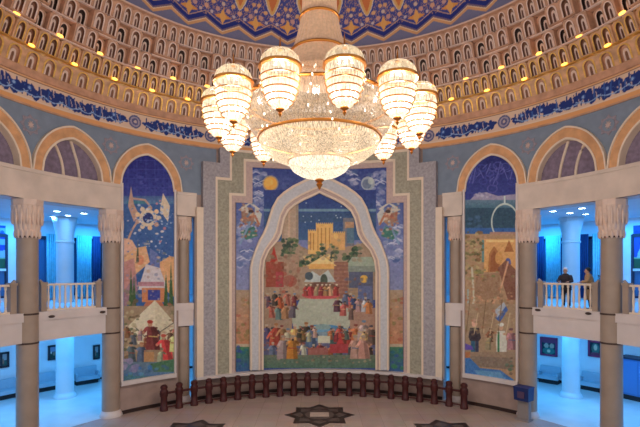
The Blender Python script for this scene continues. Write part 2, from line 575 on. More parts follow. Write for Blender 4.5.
# gallery slab edge and floors, ceilings
b = MB()
for s in (1, -1):
    for t0, t1 in ((31.4, 35.5), (48.0, END)):
        t0, t1 = sorted((s * t0, s * t1))
        b.arc(R + .02, R + .5, t0, t1, Z_SLAB0, Z_SLAB1 - .34)
        b.arc(R - .03, R + .5, t0, t1, Z_SLAB1 - .34, Z_SLAB1)
struct(b.build('trim_21', M['marble_pale'], smooth=True))
b = MB()
for s in (1, -1):
    t0, t1 = sorted((s * 24, s * END))
    b.arc(R + .5, RO, t0, t1, Z_SLAB1 - .55, Z_SLAB1 - .01)
struct(b.build('floor_gallery', M['shellwhite']))
b = MB()
for s in (1, -1):
    t0, t1 = sorted((s * 24, s * END))
    b.arc(R + .4, RO + .2, t0, t1, Z_BEAM0 + .02, Z_BEAM0 + .3)
struct(b.build('ceiling_gallery', M['shellwhite']))
b = MB()
for s in (1, -1):
    t0, t1 = sorted((s * 24, s * (END + 2)))
    b.arc(RO, RO + .3, t0, t1, 0, Z_BEAM0 + .3)
struct(b.build('wall_gallery', M['shellwhite'], smooth=True))
b = MB()
for s in (1, -1):
    t0, t1 = sorted((s * 24, s * END))
    b.arc(RO - .05, RO, t0, t1, 0, .14)
struct(b.build('baseboard_gallery', M['black']))
for s, nm in ((1, 'east'), (-1, 'west')):
    b = MB()
    t0, t1 = sorted((s * END, s * (END + 1)))
    b.arc(R + .6, RO + .2, t0, t1, 0, Z_BEAM0 + .3)
    t0, t1 = sorted((s * 23.5, s * 24))
    b.arc(R + .6, RO + .2, t0, t1, 0, Z_BEAM0 + .3)
    struct(b.build('wall_' + nm, M['shellwhite']))
# wall behind the mural panel and the central mural
b = MB()
for s in (1, -1):
    t0, t1 = sorted((s * 35.0, s * 48.3))
    b.arc(R, R + .6, t0, t1, 0, Z_BEAM1 + .2)
    n = 30
    c = s * 42.1
    A = [(c - 5.9 + 11.8 * k / n, Z_BEAM1 - .1) for k in range(n + 1)]
    B = [(t, Z_BEAM1 + arch_z(t - c, 5.95, RISE_I + .12)) for t, z in A]
    b.strip(A, B, R + .02, R + .3)
struct(b.build('wall_side', M['dado'], smooth=True))
b = MB()
b.arc(R, R + .6, -30.9, 30.9, 0, Z_BEAM1 - .02)
b.arc(R + .03, R + .6, -30.9, 30.9, Z_BEAM1 - .02, Z_INS0 + .1)
struct(b.build('wall_back', M['dado'], smooth=True))
b = MB()
b.arc(R - .04, R + .02, -30.7, 30.7, 0, .16)
for s in (1, -1):
    t0, t1 = sorted((s * 35.2, s * 48.0))
    b.arc(R - .04, R + .02, t0, t1, 0, .16)
struct(b.build('baseboard_back', M['dark']))

# ------------------------------------------------------------------ inscription band
BS0, BS1 = 0, 0
def ins_canvas():
    Ht = Z_INS1 - Z_INS0
    L = 2 * math.radians(100) * R
    k = 36
    cv = Canvas(0, 0, L, Ht, k, (226, 198, 174))
    cv.rect(0, Ht - .24, L, Ht, (232, 170, 112))            # drawing y runs downward
    cv.rect(0, Ht - .28, L, Ht - .25, (236, 214, 190))
    cv.rect(0, Ht - .035, L, Ht, (240, 214, 184))
    cv.rect(0, 0, L, .10, (226, 178, 134))
    cv.rect(0, .10, L, .135, (128, 78, 50))
    rng = random.Random(3)
    def sx(t): return math.radians(t + 100) * R
    ctr, hh = .51, .36
    navy, blue, pale = (32, 56, 128), (60, 98, 172), (150, 180, 222)
    meds = [8.0]
    for t in (-79, -44.8, -27.4, 27.4, 44.8, 79):
        cx = sx(t)
        for dx in ((0,) if abs(t) > 30 else (0,)):
            cv.ell(cx + dx, ctr, .30, .30, (92, 98, 140)); cv.ell(cx + dx, ctr, .23, .23, (168, 158, 176))
            cv.ell(cx + dx, ctr, .16, .16, (96, 96, 140)); cv.ell(cx + dx, ctr, .07, .07, (206, 188, 178))
    edges = [-100, -79, -44.8, -27.4, 27.4, 44.8, 79, 100]
    for a, c in zip(edges[:-1], edges[1:]):
        x0, x1 = sx(a) + .42, sx(c) - .42
        x = x0
        while x < x1:                                        # ragged clouds of navy scrollwork
            e = min(1, (x - x0) / .5 + .35, (x1 - x) / .5 + .35)
            cv.ell(x, ctr + rng.uniform(-.15, .15) * e, rng.uniform(.07, .14), hh * rng.uniform(.35, .62) * e, navy)
            if rng.random() < .5: cv.ell(x, ctr + rng.uniform(-.2, .2) * e, .045, .03, rng.choice([blue, (70, 110, 176)]))
            x += .07
        x = x0 + .1
        while x < x1 - .1:                                   # tall upright letters and dots
            cv.line([(x, ctr + .22), (x + rng.uniform(-.05, .05), ctr - rng.uniform(.1, .34))], .055, rng.choice([navy, navy, blue]))
            if rng.random() < .5: cv.ell(x + .08, ctr + rng.uniform(-.3, .3), .035, .035, navy)
            if rng.random() < .45: cv.line([(x + .05, ctr + rng.uniform(-.3, 0)), (x + .12, ctr + rng.uniform(0, .3))], .03, (206, 186, 176))
            x += rng.uniform(.12, .24)
        x = x0 + .1
        while x < x1 - .6:                                   # long pale sweeping strokes over the scrolls
            w = rng.uniform(.5, 1.2)
            pts = [(x + w * i / 10, ctr + .05 + .15 * sin(pi * i / 10) * rng.choice([1, 1, .8])) for i in range(11)]
            cv.line(pts, .04, pale)
            if rng.random() < .7:
                cv.ell(x + w * .3, ctr - .08, .09, .09, blue); cv.ell(x + w * .3, ctr - .08, .045, .05, pale)
            x += w * rng.uniform(.7, 1.0)
    return cv
ICV = ins_canvas()
def ins_pos(u, v):
    t = np.radians(-100 + 200 * u)
    return R * np.sin(t) * 1.0, R * np.cos(t), Z_INS0 + (Z_INS1 - Z_INS0) * v
def ins_col(u, v):
    L = 2 * math.radians(100) * R
    return ICV.sample(u * L, (1 - v) * (Z_INS1 - Z_INS0))
struct(curved_sheet('trim_22', 1500, 42, ins_pos, ins_col, M['band']))
b = MB()
b.arc(R - .06, R + .1, -100, 100, Z_INS0 - .02, Z_INS0 + .05)      # thin mouldings along the band
b.arc(R - .08, R + .1, -100, 100, Z_INS1 - .03, Z_INS1 + .04)
struct(b.build('trim_23', M['niche_tan'], smooth=True))

# ------------------------------------------------------------------ honeycomb vault: five tiers of niches
def cell(mb, fr, n_side=7, mats=(0, 1, 2, 3), deep=.16):
    """One niche; fr(u, v, d) maps unit coordinates and depth to space."""
    def path(x0, x1, y0, sp, top, n):
        pts = [(x0, y0)]
        for k in range(n + 1):
            a = pi - pi * k / n
            pts.append(((x0 + x1) / 2 + (x1 - x0) / 2 * cos(a), sp + (top - sp) * sin(a) ** .9 if 0 < k < n else sp))
        pts.append((x1, y0))
        return pts
    n = n_side
    inn = path(.13, .87, .06, .62, .94, n)
    outp = []
    for k, (x, y) in enumerate(inn):
        if k == 0: outp.append((0, 0))
        elif k == len(inn) - 1: outp.append((1, 0))
        elif k == 1: outp.append((0, y))
        elif k == len(inn) - 2: outp.append((1, y))
        else:
            dx, dy = x - .5, y - .5
            s_ = min(.5 / max(abs(dx), 1e-4), .5 / max(abs(dy), 1e-4))
            outp.append((.5 + dx * s_, .5 + dy * s_))
    m = len(inn)
    vs = [fr(x, y, 0) for x, y in outp] + [fr(x, y, 0) for x, y in inn] + [fr(x, y, deep) for x, y in inn]
    fs = [(k, k + 1, m + k + 1, m + k) for k in range(m - 1)] + [(m - 1, 0, m, 2 * m - 1)]
    mb.add(vs[:2 * m], fs, mats[0])
    fs = [(k, k + 1, m + k + 1, m + k) for k in range(m - 1)] + [(m - 1, 0, m, 2 * m - 1)]
    mb.add(vs[m:], fs, mats[1])
    mb.add([fr(x, y, -.02) for x, y in inn] + [fr(.5 + (x - .5) * .72, y * .93, -.02) for x, y in inn], [(k, k + 1, m + k + 1, m + k) for k in range(m - 1)], 5 if mats[0] == 4 else mats[2])
    mb.add(vs[2 * m:], [tuple(range(m))], mats[1])
    a = path(.33, .67, .07, .52, .74, 5); c = path(.42, .58, .12, .46, .60, 5)
    q = len(a)
    vs = [fr(x, y, deep * .55) for x, y in a] + [fr(x, y, deep * .55) for x, y in c] + [fr(x, y, deep) for x, y in a]
    mb.add(vs, [(k, k + 1, q + k + 1, q + k) for k in range(q - 1)], mats[2])
    mb.add([fr(x, y, deep * .8) for x, y in c], [tuple(range(q))], mats[3])
    mb.add(vs[:q] + vs[2 * q:], [(k, k + 1, q + k + 1, q + k) for k in range(q - 1)], mats[2])

TIERS = [  # z0, z1, r at foot, r at head, cells in 360, material set, stagger
    (14.02, 14.66, 11.95, 11.66, 112, 'gold', 0.0),
    (14.70, 15.32, 11.58, 11.26, 168, 'gold', .10),
    (15.36, 15.98, 11.18, 10.88, 148, 'tan', .22),
    (16.02, 16.66, 10.80, 10.50, 124, 'tan', .22),
    (16.70, 17.30, 10.42, 10.12, 160, 'tan', 0.0)]
LIM = 100.0
for k, (z0, z1, ra, rb, N, ms, stg) in enumerate(TIERS):
    mb = MB()
    w = 360.0 / N
    n = int(LIM / w)
    for i in range(-n, n):
        off = 0
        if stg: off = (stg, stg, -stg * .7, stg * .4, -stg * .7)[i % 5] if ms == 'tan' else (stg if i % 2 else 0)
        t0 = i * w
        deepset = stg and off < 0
        def fr(u, v, d, t0=t0, off=off):
            v2 = v
            return P(ra + (rb - ra) * v2 + d - off, t0 + w * u, z0 + (z1 - z0) * v2)
        base = 4 if ms == 'gold' else 0
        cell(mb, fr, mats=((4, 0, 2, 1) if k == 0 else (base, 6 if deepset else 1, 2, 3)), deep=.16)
        if stg:                                     # cheeks, sill and head of advanced cells
            for u in (0, 1):
                mb.add([fr(u, 0, 0), fr(u, 1, 0), fr(u, 1, .45), fr(u, 0, .45)], [(0, 1, 2, 3)], base)
            for v in (0, 1):
                mb.add([fr(0, v, 0), fr(1, v, 0), fr(1, v, .45), fr(0, v, .45)], [(0, 1, 2, 3)], 1 if v else base)
    nxt = TIERS[k + 1] if k + 1 < len(TIERS) else None
    rn = nxt[2] if nxt else 10.02
    zn = nxt[0] if nxt else 17.36
    # soffit ledge to the next tier, with a thin lip
    mb.arc(rn - .05, rb + .5, -LIM, LIM, z1, zn, 5 if ms == 'gold' else 0)
    mb.arc(rn - .10, rn, -LIM, LIM, zn - .05, zn, 5 if k == 0 else 2)
    if k == 0: mb.arc(ra - .04, ra + .4, -LIM, LIM, Z_INS1, z0, 0)
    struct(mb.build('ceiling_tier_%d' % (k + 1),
                    [M['niche_tan'], M['niche_dark'], M['niche_pale'], M['niche_slit'], M['niche_gold'], M['gilt'], M['niche_shade']], fixn=False))

# ------------------------------------------------------------------ painted dome
DN = 40
def dome_pos(u, v):
    t = np.radians(-180 + 360 * u)
    a = v ** 2.2 * (pi / 2) * .985
    r = 10.05 * np.cos(a)
    return r * np.sin(t), r * np.cos(t), 17.34 + 6.0 * np.sin(a)
def dome_col(u, v):
    a = v ** 2.2 * (pi / 2) * .985
    s = np.sqrt((6 * np.sin(a)) ** 2 + (10.05 * (1 - np.cos(a))) ** 2)       # rough distance up the shell, metres
    ph = (u * DN) % 1.0
    x = np.abs(ph - .5) * 2                                                  # 0 at the middle of a module
    xm = (ph - .5) * 1.55
    c = np.empty(u.shape + (3,)); c[:] = (122, 126, 158)
    def put(m, col): c[m] = col
    rng = np.random.default_rng(5)
    nz = rng.random(u.shape)
    put((s < .95) & (nz > .72), (136, 130, 158))
    put(s < .05, (232, 196, 150))
    z1 = .16 + .40 * (1 - x)
    put(s > z1, (222, 168, 118)); put(s > z1 + .12, (240, 212, 176)); put(s > z1 + .16, (126, 106, 130)); put(s > z1 + .24, (38, 52, 132))
    z2 = .60 + .40 * (1 - x)
    put(s > z2, (66, 74, 148))
    put((s > z2) & (s < z2 + .04), (206, 168, 140))
    f = (s > .86)
    put(f & (nz > .80), (178, 140, 130)); put(f & (nz > .95), (228, 176, 110))
    d = np.abs(ph - np.round(ph)) * 1.55
    put((d / .42 + np.abs(s - .95) / .15) < 1, (230, 158, 84))
    put((d / .16 + np.abs(s - .95) / .34) < 1, (236, 176, 100))
    for sy, rr, off, col in ((1.22, .10, .5, (222, 170, 140)), (1.22, .10, .16, (206, 160, 150)), (1.22, .1, .84, (206, 160, 150)),
                             (1.46, .09, .3, (226, 176, 124)), (1.46, .09, .7, (226, 176, 124)), (1.46, .08, .0, (214, 190, 170)),
                             (1.72, .09, .08, (222, 170, 120)), (1.72, .09, .92, (222, 170, 120)), (1.05, .07, .33, (206, 190, 190)), (1.05, .07, .67, (206, 190, 190))):
        dx = (ph - off + .5) % 1.0 - .5
        put(((dx * 1.5 / rr) ** 2 + ((s - sy) / rr) ** 2) < 1, col)
    m_ = np.clip((s - 1.35) / .9, 0, 1)                                     # big almond medallions
    wd = .42 * np.sqrt(np.clip(m_ * 1.4, 0, 1)) * np.clip((3.2 - s) / .8, 0, 1)
    put((np.abs(xm) < wd), (62, 70, 150)); put((np.abs(xm) < wd - .05), (216, 206, 200))
    put((np.abs(xm) < wd - .10), (226, 176, 104)); put((np.abs(xm) < wd - .22), (212, 120, 66))
    g = s > 3.2
    put(g, (60, 62, 138)); put(g & (nz > .7), (196, 156, 130))
    put(g & ((np.abs(s % 1.1 - .5) < .06)), (222, 170, 110))
    return c
struct(curved_sheet('ceiling', 2200, 200, dome_pos, dome_col, M['dome']))

# ------------------------------------------------------------------ central mural with its arch and stepped frame
mural = empty('central_mural', (0, R - .2, 1.45))
tag(mural, 'wide mural of a city feast framed by a grey lobed arch, behind the barrier', 'mural')
def paint_central():
    c = Canvas(234, 165, 406, 371, 5, (62, 74, 130))
    rg = c.rng
    # spandrel sky
    c.grad(234, 165, 406, 240, (50, 64, 128), (104, 114, 164)); c.grad(234, 240, 406, 292, (112, 118, 166), (128, 130, 165))
    for x, y, n in ((258, 178, 16), (262, 200, 18), (245, 232, 22), (247, 258, 12), (378, 180, 16), (374, 200, 18), (393, 235, 22), (394, 252, 10), (350, 178, 8)):
        c.blobs(x - 9, y - 9, x + 9, y + 9, n + 16, 3.0, [(150, 152, 182), (134, 138, 176), (172, 170, 192), (96, 110, 160), (70, 90, 140)], .6)
        for _ in range(5):
            q = rg.uniform(-7, 7); w_ = rg.uniform(-8, 8)
            c.line([(x + q - 4, y + w_), (x + q, y + w_ - 2), (x + q + 4, y + w_)], 1.0, (184, 182, 200), .7)
    c.ell(270.5, 183.5, 8, 8, (206, 170, 120), .7); c.ell(270.5, 183.5, 6.6, 6.6, (226, 160, 74)); c.ell(269, 182, 4, 4, (234, 178, 92), .7)
    c.ell(368, 183.5, 7, 7, (160, 166, 176)); c.ell(367, 184, 4.6, 4.8, (104, 116, 140)); c.ell(371, 181, 3, 3.5, (184, 186, 180), .8)
    for s in (1, -1):                                   # winged figures among the clouds
        X = lambda x: HX + s * (x - HX)
        c.poly([(X(241), 206), (X(252), 208), (X(258), 220), (X(250), 226), (X(242), 222)], (150, 112, 96))
        c.poly([(X(238), 210), (X(246), 204), (X(250), 214)], (186, 172, 160))
        c.poly([(X(255), 206), (X(262), 214), (X(260), 226), (X(254), 220)], (184, 180, 176))
        c.ell(X(251), 214, 2.6, 3, (196, 156, 130)); c.ell(X(251), 211.5, 2.6, 1.7, (70, 46, 44))
        c.poly([(X(240), 232), (X(254), 226), (X(258), 236), (X(246), 240)], (62, 110, 100))
        c.line([(X(243), 208), (X(250), 203), (X(259), 209)], 1.8, (196, 186, 178)); c.line([(X(245), 218), (X(255), 216), (X(259), 224)], 2.2, (172, 110, 84)); c.line([(X(250), 222), (X(244), 236), (X(240), 244)], 2, (120, 140, 170))
        c.blobs(X(249) - 9, 203, X(249) + 9, 238, 44, 1.6, [(168, 120, 96), (200, 180, 160), (96, 120, 150), (150, 84, 72)], .7)
        c.grad(min(X(236), X(253)), 290, max(X(236), X(253)), 345, (160, 136, 116), (176, 118, 90))
        c.blobs(min(X(236), X(252)), 296, max(X(236), X(252)), 340, 26, 2.4, [(150, 120, 84), (190, 140, 108), (120, 110, 70), (160, 90, 74)], .7)
        c.rect(min(X(236), X(252)), 344, max(X(236), X(252)), 347, (176, 156, 136))
        c.grad(min(X(236), X(252)), 347, max(X(236), X(252)), 371, (70, 112, 84), (52, 84, 134))
        c.blobs(min(X(236), X(252)), 347, max(X(236), X(252)), 368, 14, 2.5, [(40, 96, 120), (60, 120, 80), (54, 70, 140)], .7)
    # field inside the arch
    L, Rr = 264, 376
    c.grad(L, 190, Rr, 240, (40, 56, 122), (58, 92, 132)); c.rect(L, 209, Rr, 211.5, (110, 140, 160)); c.rect(L, 213, Rr, 222, (58, 84, 112), .5)
    for _ in range(12): c.ell(rg.uniform(302, 350), rg.uniform(194, 225), .6, .6, (190, 200, 210))
    c.rect(282, 196, 298.5, 246, (172, 146, 128)); c.rect(288, 200, 290, 246, (190, 160, 138)); c.rect(296, 200, 298.5, 246, (150, 130, 116))
    c.poly([(264, 244), (290, 240), (312, 252), (340, 248), (376, 240), (376, 300), (264, 300)], (158, 132, 112))
    c.rect(343, 218, 354, 246, (112, 110, 120)); c.rect(345, 222, 354, 228, (176, 136, 108)); c.rect(347, 228, 354, 243, (84, 110, 130))
    gold = (222, 172, 104)
    c.rect(308, 231, 321, 254, gold); c.rect(316, 224, 333, 250, gold)
    c.rect(331, 233, 345, 250, (206, 156, 100)); c.ell(336, 236, 2.4, 3, (226, 180, 110))
    for x in (310, 313, 317.5, 321, 325, 329): c.rect(x, 228 if x > 316 else 233, x + 1, 250, (178, 122, 66))
    for x in range(308, 345, 2): c.rect(x, 229.5 if x < 316 else (222.8 if x < 333 else 231.6), x + 1, 231 if x < 316 else (224.2 if x < 333 else 233), gold)
    dg = [(52, 74, 56), (66, 88, 62), (44, 60, 52)]
    for x, y, w, h in ((330, 251, 9, 7), (324, 257, 12, 5), (350, 258, 6, 5), (290, 243, 7, 4), (288, 252, 6, 4), (300, 263, 5, 3), (312, 260, 6, 4), (357, 252, 4, 5)):
        c.blobs(x - w, y - h, x + w, y + h, 26, 2.2, dg + [(92, 104, 70)], .85)
    c.blobs(304, 255, 334, 268, 40, 2.0, [(206, 166, 104), (190, 140, 90), (120, 110, 80), (226, 190, 130)], .8)
    c.poly([(274, 246), (278, 262), (270, 262)], (170, 54, 44)); c.rect(266, 262, 284, 287, (146, 72, 56)); c.rect(276, 272, 283, 287, (160, 62, 66)); c.ell(286, 268, 3.5, 2.5, (110, 54, 34))
    c.rect(284, 254, 299, 290, (160, 128, 108)); c.ell(290, 281, 7, 6, (150, 92, 78))
    c.poly([(345, 268), (352, 257), (372, 257), (376, 268)], (150, 158, 142)); c.rect(346, 266, 376, 272, (128, 134, 124))
    c.rect(334, 262, 348, 302, (136, 92, 80))
    for y in range(264, 300, 4): c.line([(334, y), (348, y)], .8, (164, 120, 96))
    c.rect(349, 272, 373, 312, (84, 86, 108)); c.ell(364, 279, 4, 4, (206, 160, 74)); c.rect(358, 286, 372, 306, (92, 98, 134)); c.rect(348, 288, 358, 312, (150, 124, 100))
    c.poly([(306, 266), (323, 256), (337, 266)], (226, 190, 132)); c.rect(309, 264, 334, 269, (214, 160, 92))
    c.poly([(304, 282), (312, 271), (320, 276), (328, 270), (336, 282)], (176, 180, 178)); c.ell(324, 281, 3.6, 7, (74, 82, 70)); c.ell(309, 276, 4, 4, (74, 84, 94))
    c.ell(321, 291, 18, 8, (152, 88, 76)); c.ell(321, 287, 15, 5, (110, 76, 64)); c.ell(321, 295, 19, 4.2, (184, 78, 82))
    for x in (306, 311, 316, 321, 326, 331, 336): c.fig(x, 296, 12, rg.choice([(176, 110, 90), (110, 76, 66), (164, 60, 60), (190, 150, 110)]), (200, 190, 170))
    c.blobs(264, 254, 300, 300, 60, 2.2, [(146, 96, 76), (120, 84, 70), (170, 140, 112), (104, 100, 80), (160, 70, 58)], .55)
    c.blobs(345, 276, 376, 312, 40, 1.8, [(110, 96, 96), (150, 120, 96), (80, 84, 110), (130, 90, 70)], .55)
    c.blobs(264, 240, 376, 262, 40, 2.4, [(140, 120, 100), (120, 110, 88), (170, 146, 120)], .5)
    # grey terrace
    c.poly([(300, 299), (344, 299), (352, 322), (346, 332), (296, 332), (291, 320)], (166, 166, 150))
    c.rect(264, 300, 292, 332, (150, 124, 106)); c.rect(350, 308, 376, 340, (158, 122, 106))
    robes = [(180, 112, 82), (96, 92, 104), (84, 66, 62), (196, 180, 160), (168, 84, 60), (104, 122, 128), (190, 150, 120), (140, 62, 58), (70, 78, 100), (120, 96, 72)]
    for x, y in ((269, 308), (275, 306), (281, 309), (288, 306), (294, 308), (272, 318), (279, 320), (285, 319), (292, 318), (349, 308), (345, 306), (354, 310), (359, 312), (364, 312), (343, 316), (351, 320), (369, 314), (337, 312)):
        c.fig(x, y, 15, rg.choice(robes), rg.choice([(170, 156, 140), (60, 60, 70), (160, 110, 70), (96, 120, 150)]))
    c.ell(323, 333, 26, 8.5, (70, 126, 172)); c.ell(323, 327, 8, 3, (130, 150, 150)); c.ell(323, 333, 15, 4, (120, 156, 176), .7)
    c.rect(264, 332, 376, 360, (150, 124, 108), .35)
    c.blobs(264, 330, 376, 352, 120, 1.6, [(120, 92, 78), (170, 140, 116), (96, 84, 80), (150, 110, 86), (110, 120, 124), (140, 76, 66)], .6)
    hats = [(176, 160, 144), (70, 66, 74), (150, 100, 66), (120, 60, 54), (96, 116, 140)]
    for i, x in enumerate((268, 273, 279, 284, 289, 295, 300, 305, 311, 333, 338, 344, 350, 355, 361, 366, 372)):
        c.fig(x, 342 + (i * 5 % 7), 18 + (i % 3) * 2, robes[(i * 3 + 1) % 10], hats[i % 5])
    for i, x in enumerate((299, 304, 309, 315, 330, 336, 341, 347)):
        c.fig(x, 338 + (i % 3) * 2, 12, robes[(i * 7 + 2) % 10], hats[(i + 2) % 5])
    for i, x in enumerate((272, 280, 287, 296, 304, 312, 321, 330, 339, 350, 359, 370)):
        c.fig(x, 357 + (i % 2) * 2, 15, robes[(i * 7 + 5) % 10], hats[(i * 2) % 5])
    c.poly([(334, 350), (340, 336), (347, 350)], (176, 58, 60)); c.rect(330, 344, 348, 353, (160, 62, 66)); c.rect(318, 336, 330, 343, (196, 190, 168)); c.rect(308, 348, 328, 355, (150, 92, 84))
    c.grad(264, 355, 376, 368, (104, 110, 92), (78, 104, 90))
    c.blobs(266, 355, 374, 364, 50, 1.5, [(96, 120, 92), (150, 110, 86), (84, 92, 88), (176, 150, 124)], .6)
    for i, x in enumerate((282, 292, 356, 364)):
        c.fig(x, 359, 24, [(176, 156, 136), (166, 110, 60), (172, 148, 120), (180, 160, 136)][i], (150, 130, 116))
    return c
CC = paint_central().finish()
TA, TB = W(236, 300, R - .1)[0], W(403.5, 300, R - .1)[0]
ZB, ZT = W(HX, 368.5, R - .1)[1], W(HX, 166.5, R - .1)[1]
def cm_pos(u, v):
    t = np.radians(TA + (TB - TA) * u)
    return (R - .10) * np.sin(t), (R - .10) * np.cos(t), ZB + (ZT - ZB) * v + 0 * u
def cm_col(u, v):
    px, py = proj_np(R - .10, TA + (TB - TA) * u, ZB + (ZT - ZB) * v)
    return gain(CC.sample(px, py), PG)
curved_sheet('painting', 420, 500, cm_pos, cm_col, M['mural'], mural)

def resample(pts, n):
    d = [0]
    for a, c in zip(pts[:-1], pts[1:]): d.append(d[-1] + math.hypot(c[0] - a[0], c[1] - a[1]))
    out = []
    for i in range(n):
        q = d[-1] * i / (n - 1)
        k = max(j for j in range(len(d)) if d[j] <= q + 1e-9)
        k = min(k, len(pts) - 2)
        t = (q - d[k]) / max(1e-9, d[k + 1] - d[k])
        out.append((pts[k][0] + (pts[k + 1][0] - pts[k][0]) * t, pts[k][1] + (pts[k + 1][1] - pts[k][1]) * t))
    return out
# half outlines (distance from the axis, survey row), springing to apex
OUT = [(69.5, 370), (69.5, 268), (68, 260), (64.5, 250), (60.5, 240), (56.5, 233), (53.5, 226), (51, 218), (47.5, 207), (42.5, 198), (36, 192), (27, 186), (14, 179.5), (0, 174)]
INN = [(56, 370), (56, 272), (54.5, 260), (50, 250), (44.5, 244), (41, 240), (38, 234), (36.5, 226), (35, 219), (31, 211), (24, 205), (15, 200), (7, 196.5), (0, 193)]
def dense(pts):                              # paired, subdivided, both outlines with equal counts
    out = []
    for a, c in zip(pts[:-1], pts[1:]):
        for k in range(6): out.append((a[0] + (c[0] - a[0]) * k / 6, a[1] + (c[1] - a[1]) * k / 6))
    return out + [pts[-1]]
O, I = dense(OUT), dense(INN)
def arch_line(f, s, r):
    return [W(HX + s * (o[0] + (i[0] - o[0]) * f), o[1] + (i[1] - o[1]) * f, r) for o, i in zip(O, I)]
am = MB()
for s in (1, -1):
    for f0, f1, rr, mi in ((0, .13, .42, 1), (.13, .62, .34, 0), (.62, .72, .40, 1), (.72, .88, .30, 2), (.88, 1.0, .36, 1)):
        am.strip(arch_line(f0, s, R - .3), arch_line(f1, s, R - .3), R - rr, R - .08, mi)
am.build('arch_frame', [M['greywhite'], M['cream'], M['pinkgrey']], mural, smooth=30)

# nested stepped plates: (half width low, half width high, step row, top row)
PL = [(123.5, 100.0, 167.0, 139.0), (117.0, 100.0, 167.0, 139.0), (104.6, 90.2, 180.5, 152.0), (102.2, 87.8, 183.0, 154.5),
      (90.5, 76.0, 194.5, 160.0), (87.6, 73.4, 197.0, 162.5), (84.0, 66.8, 203.5, 167.5)]
PMAT = ['cream', 'lilac', 'cream', 'olive', 'cream', 'pinkgrey']
ZC = lambda row: CAMZ + (HY - row) / FPX * (R - .25 - CAMY) * .985
def A_(h): return W(HX + h, 300, R - .25)[0]
BOT = ZB - .02
for k in range(6):
    lo, hi_, st, tp = PL[k]; lo2, hi2, st2, tp2 = PL[k + 1]
    if k == 0: st = 211.0; hi_ = 117.0
    rf = R - .44 + .05 * k
    zst, ztp, zst2, ztp2 = ZC(st), min(ZC(tp), Z_INS0), ZC(st2), min(ZC(tp2), Z_INS0)
    mb = MB()
    for s in (1, -1):
        if k < 2: mb = MB()
        def arcs(a, c, z0, z1):
            if z1 - z0 < .01 or abs(a - c) < .01: return
            t0, t1 = sorted((s * A_(a), s * A_(c)))
            mb.arc(rf, R + .02, t0, t1, z0, z1, step=2)
        if k == 0:
            arcs(lo, lo2, BOT, zst)
            mb.build('frame_band', M[PMAT[k]], mural, smooth=True)
            continue
        arcs(lo, lo2, BOT, min(zst, zst2)) if True else None
        arcs(lo, hi2, zst2, zst) if zst > zst2 else None
        arcs(lo2, lo2, 0, 0)
        arcs(hi_, hi2, zst, ztp2 if ztp2 < ztp else ztp)
        if ztp > ztp2 + .01: arcs(hi_, 0, ztp2, ztp)
        if k == 1: mb.build('frame_band', M[PMAT[k]], mural, smooth=True)
    if k > 1: mb.build('frame_band', M[PMAT[k]], mural, smooth=True)
# sill under the central mural
mb = MB(); mb.arc(R - .47, R, -A_(123.5), A_(123.5), ZB - .14, ZB)
mb.build('sill', M['marble_pale'], mural, smooth=True)

